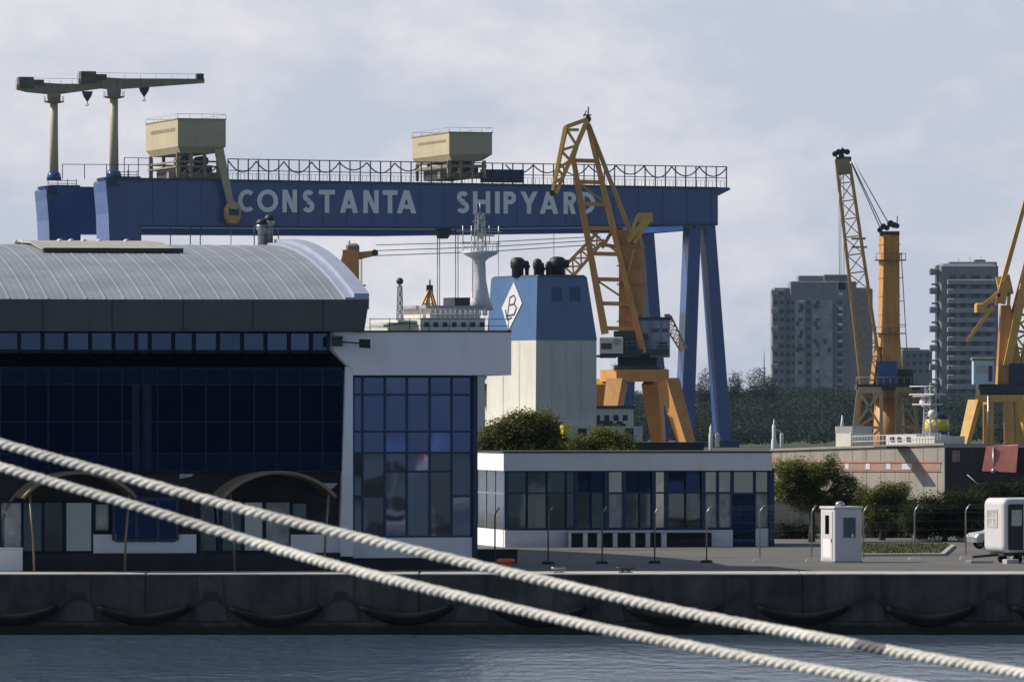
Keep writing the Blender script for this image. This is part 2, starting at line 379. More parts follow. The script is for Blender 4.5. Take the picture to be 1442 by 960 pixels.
# ridge vent and stacks
def roofbox(px0, px1, v0, v1, h): 
    a, b = TB.U(px0, v0), TB.U(px1, v0)
    return [(a, b, v0, v1, h)]
mb = MB(); a, b = TB.U(62, 12), TB.U(250, 12)
mb.loft([[(a, v, vz(v)+0.12), (b, v, vz(v)+0.12), (b, v, vz(v)+h), (a, v, vz(v)+h)] for v, h in ((13, .16), (18, .2), (24, .2), (30, .2))])
rv = mb.build('ridge_vent', M['ventmetal'], tb)
MB().box(a+0.05, b+0.35, 12.6, 12.97, vz(13)+0.0, vz(13)+0.2).build('vent_louvre', M['darksteel'], rv)
for px in (22, 32, 84, 100, 118, 140, 178):
    u = TB.U(px, 22); z = vz(22)
    if px < 60: mb = MB().tube([(u, 22, z), (u, 22, z+0.12)], 0.07, 8).ball((u, 22, z+0.12), 0.1)
    else: mb = MB().lathe([(0.06, 0), (0.06, 0.1), (0.15, 0.12), (0.13, 0.22), (0.04, 0.27)], (u, 22, z), 10)
    mb.build('roof_vent', M['whitepaint'], tb)
for px, py, r in ((369, 314, 0.2), (379.5, 308, 0.17)):
    u = TB.U(px, 24); z0 = vz(24)-0.2; z1 = TB.Z(py, 24)
    mb = MB().lathe([(r, 0), (r, z1-z0-0.35), (r*1.35, z1-z0-0.3), (r*1.4, z1-z0-0.1), (r*0.7, z1-z0)], (u, 24, z0), 14)
    fl = mb.build('flue', M['steel'], tb)
    MB().lathe([(r*1.05, 0), (r*1.55, 0.05), (r*1.2, 0.22), (0.03, 0.32)], (u, 24, z1-0.08), 14).build('flue_cap', M['darksteel'], fl)
mb = MB(); u0, u1 = TB.U(358, 23.5), TB.U(392, 23.5)
for q in (u0, (u0+u1)/2, u1): mb.tube([(q, 23.5, vz(23.5)), (q, 23.5, vz(23.5)+0.9)], 0.025, 6)
mb.tube([(u0, 23.5, vz(23.5)+0.9), (u1, 23.5, vz(23.5)+0.9)], 0.025, 6).tube([(u0, 23.5, vz(23.5)+0.5), (u1, 23.5, vz(23.5)+0.5)], 0.02, 6)
mb.build('flue_railing', M['darksteel'], tb)
# fascia, panelled
o1 = outline(TB, -1.35, [(-235, 421.5), (520, 421.5), (513, 466), (-235, 466)])
MB().prism(o1, -1.35, 0.25).build('roof_fascia', M['fascia'], tb)
mb = MB()
for px in (60, 158, 258, 356, 455):
    u = TB.U(px, -1.36); mb.box(u-0.02, u+0.02, -1.372, -1.352, TB.Z(465, -1.36), TB.Z(423, -1.36))
mb.build('fascia_joint', M['darksteel'], tb)
# clerestory: every pane a window of its own
def pane(name, mt, fr, x0, x1, y0, y1, v, tilt=0.004, parent=None):
    a = fr.pt(x0, y1, v); b = fr.pt(x1, y0, v)
    tx, tz = random.uniform(-tilt, tilt), random.uniform(-tilt, tilt)
    w, h = b.x-a.x, b.z-a.z
    d = lambda x, z: v+tx*x+tz*z
    vs = [(a.x, d(-w/2, -h/2), a.z), (b.x, d(w/2, -h/2), a.z), (b.x, d(w/2, h/2), b.z), (a.x, d(-w/2, h/2), b.z)]
    vs += [(x, y+0.03, z) for x, y, z in vs]
    return MB().add(vs, [(0, 1, 2, 3), (7, 6, 5, 4), (0, 4, 5, 1), (1, 5, 6, 2), (2, 6, 7, 3), (3, 7, 4, 0)]).build(name, mt, parent)
def frame_grid(fr, xs, ys, v, w, d, mt, parent, name='mullion_frame'):
    mb = MB()
    z0, z1 = fr.Z(ys[-1], v), fr.Z(ys[0], v)
    for x in xs:
        u = fr.U(x, v); mb.box(u-w/2, u+w/2, v-d, v+0.02, z0, z1)
    ue = [fr.U(x, v) for x in xs]
    for y in ys:
        z = fr.Z(y, v)
        for a, b in zip(ue[:-1], ue[1:]): mb.box(a+w/2, b-w/2, v-d*0.9, v+0.02, z-w/2, z+w/2)
    return mb.build(name, mt, parent)
xs = [-233, -201, -169, -137, -105, -71, -38, -6, 27, 60, 93, 127, 160, 192, 211, 244, 273, 307, 341, 374, 407, 438, 470]
frame_grid(TB, xs, [467, 495], 0.2, 0.16, 0.12, M['navy'], tb, 'clerestory_frame')
for a, b in zip(xs[:-1], xs[1:]): pane('clerestory_window', M['g_cler'], TB, a, b, 467, 495, 0.22, 0.006, tb)
# sloping dark cill band down to the projecting glass box
zA, zB = TB.Z(495.5, 0.2), TB.Z(517, -0.55)
a, b = TB.U(-235), TB.U(472, 0.2)
MB().add([(a, 0.25, zA), (b, 0.25, zA), (TB.U(487, -0.55), -0.55, zB), (a, -0.55, zB), (a, 0.25, zB-.1), (b, 0.25, zB-.1), (TB.U(487, -0.55), -0.5, zB-0.1), (a, -0.5, zB-.1)],
         [(0, 1, 2, 3), (3, 2, 6, 7), (1, 5, 6, 2), (0, 3, 7, 4)]).build('sloping_cill', M['g_dark'], tb)
# main dark curtain wall
xs = [-230, -197, -164, -131, -98, -65, -32, 0, 36, 68, 103, 138, 172, 201, 222, 256, 290, 324, 358, 390, 422, 454, 482]
ys = [518, 541, 594, 638, 664]
frame_grid(TB, xs, ys, -0.55, 0.07, 0.03, M['navy'], tb)
for a, b in zip(xs[:-1], xs[1:]):
    for c, d in zip(ys[:-1], ys[1:]): pane('curtain_wall_pane', M['g_dark2'] if c in (518, 638) else M['g_dark'], TB, a, b, c, d, -0.53, 0.003, tb)
for px in (191, 208): 
    u = TB.U(px, -0.6); MB().box(u-0.16, u+0.16, -0.66, -0.585, TB.Z(662), TB.Z(540)).build('pilaster', M['navy'], tb)
# ground floor
MB().box(TB.U(-232), TB.U(480), -0.35, 0.6, 0.3, TB.Z(666)).build('ground_floor_wall', M['plinth'], tb)
zp = TB.Z(778, -0.5)
MB().box(TB.U(-232, -.7), TB.U(478, -.7), -1.0, -0.36, 0, zp).build('plinth', M['plinth'], tb)
for x0, x1, y0, y1 in ((131, 163, 752, 778), (163, 247, 762, 778), (247, 276, 752, 778), (409, 478, 752, 778)):
    p = TB.pt(x0, y1, -0.5); q = TB.pt(x1, y0, -0.5)
    MB().box(p.x, q.x, -0.62, -0.35, zp, q.z).build('white_wall_panel', M['white'], tb)
door = [(1, 30), (33, 59), (62, 88), (93, 129), (134, 153), (282, 309), (313, 340), (344, 370), (374, 408), (412, 432)]
for i, (x0, x1) in enumerate(door):
    top = 706 if i not in (4, 9) else 708
    bot = 776 if i not in (4, 9) else 747
    f = frame_grid(TB, [x0-1, x1+1], [top, bot], -0.5, 0.09, 0.08, M['navy'], tb, 'entrance_window')
    pane('window_glass', [M['g_green'], M['curtain'], M['g_light'], M['g_green']][(i*3+1) % 4] if i % 4 != 1 else M['g_green'], TB, x0, x1, top, bot, -0.5, 0.012, f)
f = frame_grid(TB, [160, 192, 222, 249], [702, 760], -0.6, 0.14, 0.12, M['blueframe'], tb, 'blue_window')
for a, b in ((160, 192), (192, 222), (222, 249)): pane('window_glass', M['g_blue'], TB, a, b, 702, 760, -0.58, 0.004, f)
for x0, x1, y0, y1 in ((253, 273, 667, 674), (452, 476, 680, 691)):
    q0, q1 = TB.pt(x0, y1, -.7), TB.pt(x1, y0, -.7)
    MB().loft([[(q0.x, -.7, q0.z), (q0.x+.5, -.7, q0.z+.1), (q1.x, -.7, q1.z), (q0.x, -.7, q1.z)], [(q0.x, -.62, q0.z), (q0.x+.5, -.62, q0.z+.1), (q1.x, -.62, q1.z), (q0.x, -.62, q1.z)]]).build('pale_panel', M['curtain'], tb)
# white wing: slab, wedge pillar, glazed front
o1 = outline(TB, -1.0, [(471, 467), (720, 467), (720, 528), (497.5, 528), (497.5, 518), (488, 514), (470, 493)])
wing = MB().prism(o1, -1.0, 9.0).build('white_slab', M['white'], tb)
o2 = outline(TB, -1.05, [(498, 465.2), (721, 465.2), (721, 467.6), (498, 467.6)])
MB().prism(o2, -1.05, 9.05).build('slab_capping', M['darksteel'], wing)
o1 = outline(TB, -0.9, [(487, 516), (497, 516), (497, 783), (478, 783), (483, 650)])
MB().prism(o1, -0.9, 0.6).build('wedge_pillar', M['white'], tb)
xs = [498, 510.5, 542, 573, 605, 636, 664]
ys = [530, 555.5, 607.5, 637.5, 699, 756]
for i in range(6):
    for j in range(5):
        y0, y1 = ys[j], ys[j+1]
        if j == 3 and 2 <= i <= 4: y1 = 664
        if j == 4 and 2 <= i <= 4: y0 = 664
        pane('wing_window', M['g_annex'] if j < 3 else M['g_annex_low'], TB, xs[i], xs[i+1], y0, y1, 0.3, 0.002 if j < 3 else 0.008, tb)
mb = MB(); w = 0.1; v = 0.28
for i, x in enumerate(xs):
    u = TB.U(x, v); ww = w if i else 0.06
    mb.box(u-ww/2, u+ww/2, v-0.08, v+0.015, TB.Z(757, v), TB.Z(529, v))
for i in range(6):
    a, b = TB.U(xs[i], v)+w/2, TB.U(xs[i+1], v)-w/2
    for y in (530, 555.5, 607.5, 637.5, 664 if 2 <= i <= 4 else 699, 756): mb.box(a, b, v-0.07, v+0.015, TB.Z(y, v)-w/2, TB.Z(y, v)+w/2)
mb.build('wing_mullion_frame', M['blueframe'], tb)
MB().box(TB.U(665, 0.2), TB.U(671, 0.2), -0.1, 0.6, TB.Z(783), TB.Z(528.6)).build('corner_post', M['blueframe'], tb)
MB().box(TB.U(498), TB.U(664), 0.4, 8.5, 0.2, TB.Z(529)).build('wing_body', M['plinth'], tb)
MB().box(TB.U(497.5), TB.U(665), 0.05, 0.45, TB.Z(786), TB.Z(757.5)).build('wing_base', M['white'], tb)
MB().box(TB.U(478), TB.U(668), 0.12, 8, 0, TB.Z(785)).build('wing_plinth', M['plinth'], tb)
# floodlight on an arm
a = TB.pt(474, 481, -1.15); b = TB.pt(506, 483, -1.6)
mb = MB().bar(a, b, 0.07); mb.box(a.x-.2, a.x+.25, -1.3, -1.0, a.z-.2, a.z+.25)
fl = mb.build('floodlight', M['darksteel'], tb)
MB().loft([[(b.x-.05, -1.85, b.z-.2), (b.x+.45, -1.9, b.z-.24), (b.x+.45, -1.9, b.z+.16), (b.x-.05, -1.85, b.z+.18)], [(b.x+.05, -1.5, b.z-.1), (b.x+.35, -1.5, b.z-.1), (b.x+.35, -1.5, b.z+.12), (b.x+.05, -1.5, b.z+.12)]]).build('lamp_head', M['black'], fl)
# roof guard rail on the white wing
mb = MB(); zt = TB.Z(466, -0.5)
ends = [TB.U(521, 2.5), TB.U(716, 2.5)]
for k in range(8):
    u = ends[0]+(ends[1]-ends[0])*k/7; mb.tube([(u, 2.5, zt-0.05), (u, 2.5, zt+0.62)], 0.018, 6)
for h in (0.3, 0.6): mb.tube([(ends[0], 2.5, zt+h), (ends[1], 2.5, zt+h)], 0.016, 6)
mb.build('roof_guard_rail', M['darksteel'], tb)

# two arched entrance canopies, each standing on its own legs
def canopy(pxc, Yc, label):
    fr = Frame(pxc, Yc, QZ, 13)
    t = thing('entrance_canopy', fr, label, 'canopy', 'arched canopies over the terminal entrances')
    A_, B_, zs = 2.95, 2.42, 1.9
    def arc(a0, a1, n, g=0): return [((A_+g)*math.cos(R(a0+(a1-a0)*k/n)), zs+(B_+g)*math.sin(R(a0+(a1-a0)*k/n))) for k in range(n+1)]
    top_ = arc(34, 146, 18)
    MB().loft([[(x, v, z+0.05) for x, z in top_]+[(x*0.995, v, z+0.015) for x, z in reversed(top_)] for v in (-2.0, 0.95)]).build('cover', M['canopy'], t)
    for v in (-2.02, -1.3, -0.6, 0.2): MB().tube([(x, v, z) for x, z in arc(33.5, 146.5, 18, .05)], 0.06 if v > -2 else .085, 6).build('arch_rib', M['canopyrib'], t)
    MB().tube([(-A_, .9, .75)]+[(x, .9, z) for x, z in reversed(arc(0, 180, 26, .03))]+[(A_, .9, .75)], .085, 6).build('rear_arch', M['canopyrib'], t)
    for s in (-1, 1):
        MB().tube([(s*2.0, -1.9, 0), (s*2.05, -1.9, 1.5), (s*2.2, -1.95, 3.4)], .055, 8).box(s*2.0-.12, s*2.0+.12, -2.02, -1.78, 0, .03).build('leg', M['canopyrib'], t)
        MB().tube([(s*2.44, -2.0, 3.28), (s*2.44, .95, 3.28)], 0.05, 6).build('side_beam', M['darksteel'], t)
    return t
canopy(102, 299.7, 'brown arched canopy on thin legs at the terminal entrance nearest the left edge')
canopy(382, 301.2, 'brown arched canopy on thin legs beside the white wedge pillar of the terminal')
# white kiosk block at the far left
fr = Frame(-5, 298.5, QZ, 6)
t = thing('utility_cabinet', fr, 'white utility cabinet on the quay edge at the left edge of the photo', 'cabinet')
MB().cbox(fr.U(-45), fr.U(32), 0, 0.9, 0.05, fr.Z(773), 0.03).build('cabinet_body', M['white'], t)
MB().box(fr.U(-46), fr.U(32.6), -0.05, 0.95, fr.Z(773), fr.Z(773)+0.06).build('cabinet_top', M['white'], t)
MB().box(fr.U(-10)-.01, fr.U(-10)+.01, -0.012, -0.002, 0.1, fr.Z(775)).build('door_seam', M['darksteel'], t)

# ================================================================== LOW PAVILION
LB = Frame(712, 357, QZ, 10.0)
lb = thing('low_pavilion', LB, 'low flat-roofed white pavilion with blue framed glazing behind the mesh fence', 'building')
LBs = Frame(712, 357, QZ, 10.0-90)       # its left side, seen at a slant
vD = LB.v_for(0.0, 672)                   # depth of the left side
uE = LB.U(1083); zR = LB.Z(637); zF = LB.Z(662.5); zB = LB.Z(745.5)
MB().box(-0.15, uE+0.1, -0.25, vD+0.2, zF, zR-0.02).build('fascia', M['white'], lb)
MB().box(-0.2, uE+0.15, -0.3, vD+0.25, zR-0.02, zR+0.07).build('roof', M['darksteel'], lb)
MB().box(0.12, uE-0.1, 0.3, vD-0.1, 0, zF).build('core', M['plinth'], lb)
secs = [(713, 742, 'g_green'), (742, 770, 'g_green'), (770, 797, 'g_green'), (797, 811, 'g_green'), (812, 832, 'g_blue'), (832, 852, 'g_blue'), (856, 878, 'curtain'),
        (880, 900, 'g_blue'), (900, 919, 'g_blue'), (922, 937, 'curtain'), (940, 965, 'g_blue'), (965, 989, 'g_blue'), (992, 1010, 'curtain'), (1011, 1030, 'curtain'), (1032, 1062, 'curtain'), (1063, 1082, 'curtain')]
ysplit = 694
for x0, x1, g in secs:
    deep = g == 'g_blue'
    v = 0.22 if deep else 0.1
    f = frame_grid(LB, [x0, x1], [663.5, ysplit, 744] if x0 != 1032 else [663.5, 695], v, 0.09, 0.10, M['blueframe'], lb, 'window')
    pane('upper_pane', M[g] if g != 'curtain' else M['g_light'], LB, x0, x1, 663.5, ysplit, v+0.02, 0.006, f)
    if x0 != 1032: pane('lower_pane', M['g_green'] if deep else (M['curtain'] if random.random() < .45 and g == 'curtain' else M['g_light'] if g == 'curtain' else M['g_green']), LB, x0, x1, ysplit, 744, v+0.02, 0.006, f)
for x in (853.5, 879, 920.5, 938.5, 990.5, 811.5):
    u = LB.U(x); MB().box(u-0.09, u+0.09, -0.02, 0.3, LB.Z(745), LB.Z(662.8)).build('blue_pilaster', M['blueframe'], lb)
dr = MB().box(LB.U(1033), LB.U(1063), 0.12, 0.22, 0.05, LB.Z(696)).build('door', M['g_blue'], lb)
MB().box(LB.U(1032.5), LB.U(1063.5), 0.08, 0.24, LB.Z(697), LB.Z(694.4)).build('door_lintel', M['blueframe'], dr)
MB().box(LB.U(1047.7), LB.U(1048.7), 0.09, 0.121, 0.05, LB.Z(698)).build('door_meeting_rail', M['navy'], dr)
MB().box(-0.04, LB.U(1032), 0.0, 0.32, 0, LB.Z(746.5)).build('base_wall', M['white'], lb)
MB().box(LB.U(1064.5), LB.U(1082), 0.0, 0.32, 0, LB.Z(744.5)).build('base_wall', M['white'], lb)
MB().box(LB.U(1083), LB.U(1090), -0.1, vD, 0, LB.Z(660)).build('end_frame', M['blueframe'], lb)
MB().box(-0.06, 0.14, -0.04, 0.25, LB.Z(745), LB.Z(662.8)).build('corner_post', M['blueframe'], lb)
# bench-like loading ledge on stub pillars
MB().box(LB.U(797), LB.U(1000), -0.75, -0.02, LB.Z(750), LB.Z(747.4)).build('ledge', M['whitepaint'], lb)
MB().box(LB.U(800), LB.U(1000), -0.4, -0.03, 0, LB.Z(750.5)).build('ledge_recess', M['plinth'], lb)
for x0, x1 in ((798, 801), (818, 824), (838, 845), (860, 866), (885, 891), (906, 912), (928, 935)):
    MB().box(LB.U(x0), LB.U(x1), -0.7, -0.41, 0, LB.Z(750.3)).build('ledge_pillar', M['white'], lb)
# slanted left side: light glazing above a white base
mb = MB()
for k in range(3):
    v0, v1 = 0.35+(vD-0.5)*k/3+0.05, 0.35+(vD-0.5)*(k+1)/3-0.05
    f = MB().box(-0.03, 0.11, v1+0.01, v1+0.08, LB.Z(745), zF).box(-0.03, 0.11, v0, v1, LB.Z(695)-.04, LB.Z(695)+.04).build('side_window', M['steel'], lb)
    MB().box(0.0, 0.1, v0, v1, LB.Z(745), zF-.02).build('side_glass', M['g_light'], f)
MB().box(-0.08, 0.11, 0.34, vD, 0, LB.Z(746)).build('side_base', M['white'], lb)

# ================================================================== APRON THINGS
# mesh fence
pxs = [697, 772, 848, 922, 995, 1070, 1143, 1216, 1288, 1360, 1432, 1504]
bys = [795, 794, 793.5, 793, 792, 790, 790, 790, 788, 787, 786.5, 786]
fe = empty('mesh_fence', P(697, 795, FP*6.7/(795-HZ)), 0, 'wire mesh fence on tall bent-top posts across the asphalt apron', 'fence')
base0 = fe.location.copy(); tops = []
for x, y in zip(pxs, bys):
    p = P(x, y, FP*6.7/(y-HZ)); p.z = QZ; p -= base0; p.z = 0
    mb = MB().tube([p, p+Vector((0, 0, 2.3)), p+Vector((0.03, -.01, 2.38)), p+Vector((0.2, -.06, 2.64))], 0.036, 8)
    po = mb.build('post', M['steel'], fe)
    MB().loft([[p+Vector((sx*.3, sy*.22, 0.0)) for sx, sy in ((-1, -1), (1, -1), (1, 1), (-1, 1))], [p+Vector((sx*.24, sy*.16, 0.13)) for sx, sy in ((-1, -1), (1, -1), (1, 1), (-1, 1))]]).build('concrete_foot', M['plinth'] if x < 1000 else M['concrete'], po)
    tops.append(p)
mb = MB()
for a, b in zip(tops[:-1], tops[1:]):
    for h in (0.25, 0.65, 1.05, 1.45, 1.85, 2.25): mb.tube([a+Vector((0, 0, h)), a.lerp(b, .5)+Vector((0, 0, h-.015)), b+Vector((0, 0, h))], 0.003, 4)
    for k in range(3):
        q = Vector((0.08+0.07*k, -.03-.03*k, 2.45+0.09*k)); mb.tube([a+q, a.lerp(b, .5)+q-Vector((0, 0, .03)), b+q], 0.004, 4)
mb.build('wire_mesh', M['wire'], fe)

# guard booth
BF = Frame(1175.5, 318.4, QZ, 24)
w = BF.U(1214); d = BF.v_for(0, 1155.5); h = BF.Z(714)
bo = thing('guard_booth', BF, 'narrow white guard booth with a slim glazed door standing on the apron before the tree', 'booth')
MB().cbox(0, w, 0, d, 0.08, h-0.06, 0.035).build('body', M['whitepaint'], bo)
MB().cbox(-.05, w+.05, -.05, d+.05, h-0.06, h+.04, 0.03).build('roof', M['whitepaint'], bo)
MB().box(-.02, w+.02, -.02, d+.02, 0, 0.08).build('base_frame', M['steel'], bo)
MB().lathe([(0.2, 0), (0.22, 0.12), (0.16, 0.2), (0.04, 0.24)], (w*0.45, d*.5, h+.04), 12).build('roof_vent', M['steel'], bo)
dr = MB().box(-0.03, -0.004, 0.2, d-0.2, 0.14, h-0.2).build('door', M['whitepaint'], bo)
MB().box(-0.045, -0.031, d*.36, d*.62, h-1.25, h-0.38).build('door_glass', M['g_green'], dr)
MB().box(-0.06, -0.031, 0.26, 0.31, 0.95, 1.12).build('handle', M['darksteel'], dr)
MB().box(-0.04, -0.031, 0.34, d-.34, 0.25, 1.1).build('door_panel', M['white'], dr)
wi = MB()
x0, x1 = w*.3, w*.76; z0, z1 = h-1.42, h-.48
for a in ((x0-.05, x0, z0-.05, z1+.05), (x1, x1+.05, z0-.05, z1+.05), (x0, x1, z0-.05, z0), (x0, x1, z1, z1+.05)): wi.box(a[0], a[1], -.03, 0.02, a[2], a[3])
wi = wi.build('window', M['whitepaint'], bo)
MB().box(x0, x1, -.008, -.003, z0, z1).build('window_glass', M['g_green'], wi)
MB().box(x0+.42, x0+.56, -.02, -.009, z0+.03, z0+.18).build('notice', M['whitepaint'], wi)

# trailer cabin
TF = Frame(1413, 317, QZ, 26)
h0 = TF.Z(778); h1 = TF.Z(701); d = TF.v_for(0, 1384.5)
tr = thing('trailer_cabin', TF, 'white round-cornered trailer cabin raised on a chassis at the right edge', 'trailer')
wl = 3.4
def rr(x0, x1, z0, z1, r, k=5):
    pts = []
    for cx, cz, a0 in ((x1-r, z1-r, 0), (x0+r, z1-r, 90), (x0+r, z0+r, 180), (x1-r, z0+r, 270)):
        for i in range(k+1):
            a = R(a0+90*i/k); pts.append((cx+r*math.cos(a), cz+r*math.sin(a)))
    return pts
rings = []
for v, k in ((0, .18), (0.05, .08), (0.16, 0.0), (d-.16, 0.0), (d-.05, .08), (d, .18)): rings.append([(x, v, z) for x, z in rr(k*.6, wl-k*.6, h0+k*.4, h1-k*.4, .3)])
MB().loft(rings, smooth=False).build('body', M['whitepaint'], tr)
MB().loft([[(x, v, z) for x, z in rr(.25, wl-.15, h0+.12, h1-.28, .1)] for v in (-0.012, -0.002)]).build('door_opening', M['black'], tr)
for x0 in (.42, 1.3, 2.2):
    f = MB().box(x0, x0+.55, -.03, -.014, h1-1.3, h1-.55).build('window', M['g_light'], tr)
    MB().box(x0+.26, x0+.29, -.045, -.031, h1-1.3, h1-.55).box(x0, x0+.255, -.045, -.031, h1-.95, h1-.92).build('glazing_bar', M['whitepaint'], f)
for x0 in (1.05, 1.95): MB().box(x0, x0+.12, -.06, -.013, h0+.15, h1-.3).build('door_post', M['whitepaint'], tr)
f = MB().box(-.014, -.002, d*.3, d*.78, h1-1.35, h1-.55).build('side_window', M['curtain'], tr)
mb = MB()
for k in range(4): v = d*.3+(d*.48)*k/3; mb.box(-.03, -.015, v-.02, v+.02, h1-1.35, h1-.55)
for z in (h1-1.35, h1-.95, h1-.55): mb.box(-.029, -.0155, d*.3, d*.78, z-.02, z+.02)
mb.build('window_bars', M['whitepaint'], f)
MB().box(.2, wl, .3, d-.3, h0-.16, h0-.01).bar((.3, d*.5, h0-.1), (-1.1, d*.5, h0-.2), .12).build('chassis', M['darksteel'], tr)
for x, v in ((.9, .12), (.9, d-.32), (2.3, .12), (2.3, d-.32)):
    mb = MB(); rw = .2
    mb.loft([[(x+rw*math.cos(2*math.pi*k/16), vv, rw+.0+rw*math.sin(2*math.pi*k/16)) for k in range(16)] for vv in (v, v+.2)])
    mb.build('wheel', M['rubber'], tr)
MB().cbox(-.1, .55, -.5, -.05, 0, .2, .02).build('step', M['concrete'], tr)
MB().cbox(-1.5, -.3, .4, 1.0, 0.02, .14, .02).build('tow_platform', M['steel'], tr)

# box, bucket, mooring bollards
fr = Frame(698, 316, QZ, 10)
t = thing('dark_container', fr, 'low dark green container by the foot of the glazed wing', 'container')
MB().cbox(fr.U(667), fr.U(729), 0, 1.3, 0.03, fr.Z(775), .03).build('container_body', M['greenbox'], t)
MB().box(fr.U(666), fr.U(730), -.04, 1.34, fr.Z(775), fr.Z(775)+.06).build('lid', M['greenbox'], t)
mb = MB()
for k in range(5): u = fr.U(672+k*13); mb.box(u-.03, u+.03, -.03, -.001, .06, fr.Z(776))
mb.build('rib', M['greenbox'], t)
t = empty('mooring_bollard', P(712, 806, 299.5)*1, 0, 'orange red mooring bollard on the quay edge just above the upper rope', 'bollard'); t.location.z = QZ+.06
MB().lathe([(.36, 0), (.36, .04), (.26, .08), (.24, .3), (.40, .36), (.42, .46), (.3, .52)], (0, 0, 0), 18).build('bollard_post', M['red'], t)
MB().cbox(-.5, .5, -.35, .35, -.06, .0, .01).build('base_plate', M['darksteel'], t)
for px, s, lab in ((787, .8, 'small pale mooring cleat on the quay coping below the pavilion ledge'), (881, 1.0, 'small dark mooring cleat on the quay coping below the pavilion windows')):
    t = empty('mooring_cleat', P(px, 806, 295.5), 0, lab, 'cleat'); t.location.z = QZ+.06
    m_ = M['steel'] if px < 800 else M['darksteel']
    MB().box(-.3*s, .3*s, -.12, .12, 0, .04).build('base_plate', m_, t)
    MB().tube([(-.4*s, 0, .2), (-.15*s, 0, .16), (.15*s, 0, .16), (.4*s, 0, .2)], .05, 8).tube([(-.13*s, 0, .03), (-.13*s, 0, .16)], .05, 8).tube([(.13*s, 0, .03), (.13*s, 0, .16)], .05, 8).build('horn', m_, t)

# grass bed with kerb, parked car, hedges, low beige wall
def ground_at(px, py): 
    p = P(px, py, FP*6.7/(py-HZ)); p.z = QZ; return p
a, b, c, d_ = ground_at(1205, 783), ground_at(1330, 782.5), ground_at(1345, 769.5), ground_at(1195, 769.5)
def raise_(ps, z): return [Vector((p.x, p.y, QZ+z)) for p in ps]
props(MB().loft([raise_([a, b, c, d_], 0.002), raise_([a, b, c, d_], .12)]).build('kerb', M['concrete']), kind='structure')
def inset(ps, k):
    m_ = sum(ps, Vector())/4
    return [p+(m_-p).normalized()*k for p in ps]
ii = inset([a, b, c, d_], 1.2)
mb = MB().add(raise_(ii, .125), [(0, 1, 2, 3)])
for _ in range(5000):
    s, q = random.random(), random.random()
    p = ii[0].lerp(ii[1], s).lerp(ii[3].lerp(ii[2], s), q); p = Vector((p.x, p.y, QZ+.125)); an = random.uniform(0, 6.3); h = random.uniform(.06, .2)
    dx = Vector((math.cos(an), math.sin(an), 0))*.035
    mb.add([p-dx, p+dx, p+Vector((random.uniform(-.05, .05), random.uniform(-.05, .05), h))], [(0, 1, 2)])
props(mb.build('grass', M['grass']), 'short dry grass inside the kerbed bed by the trees', None, None, 'stuff')

props(MB().loft([[(-900, -230, -2), (900, -230, -2), (900, -215, -2), (-900, -215, -2)], [(-900, -228, 3.2), (900, -228, 3.2), (900, -221, 3.2), (-900, -221, 3.2)]]).build('breakwater', M['quaywall']), kind='structure')
def motor_boat(x, y, deg, s, lab):
    t = empty('motor_boat', (x, y, 0), deg, lab, 'boat', 'white motor boats mirrored in the glazed wing')
    def ring(z, k, w): return [(-3*s, -w*s, z*s), (1.4*s, -w*s, z*s), (3*s*k, -w*.45*s, z*s), (3.5*s*k, 0, z*s), (3*s*k, w*.45*s, z*s), (1.4*s, w*s, z*s), (-3*s, w*s, z*s)]
    MB().loft([ring(-.3, .8, .7), ring(.5, .95, 1.0), ring(1.3, 1.08, 1.15)]).build('hull', M['whitepaint'], t)
    cb = MB().loft([[(-2*s, -.9*s, 1.3*s), (1.4*s, -.9*s, 1.3*s), (1.4*s, .9*s, 1.3*s), (-2*s, .9*s, 1.3*s)], [(-1.8*s, -.75*s, 2.7*s), (.6*s, -.75*s, 2.7*s), (.6*s, .75*s, 2.7*s), (-1.8*s, .75*s, 2.7*s)]]).build('cabin', M['whitepaint'], t)
    MB().box(-1.6*s, .5*s, -.93*s, .93*s, 1.8*s, 2.35*s).build('cabin_window', M['black'], cb)
    MB().tube([(-.5*s, 0, 2.7*s), (-.5*s, 0, 6.5*s)], .06*s, 6, True, [.08*s, .04*s]).bar((-1.3*s, 0, 4.4*s), (.3*s, 0, 4.4*s), .06*s).build('mast', M['whitepaint'], t)
    MB().box(-2.95*s, -2.2*s, -.8*s, .8*s, 1.3*s, 1.75*s).build('stern_locker', M['red'], t)
motor_boat(110, -30, 60, .8, 'white motor boat mirrored in the lower left panes of the glazed wing')
motor_boat(117.5, -36, 15, 1.0, 'larger white motor boat mirrored in the lower middle panes of the glazed wing')
motor_boat(123, -27, 100, .75, 'white motor boat mirrored in the lower right panes of the glazed wing')
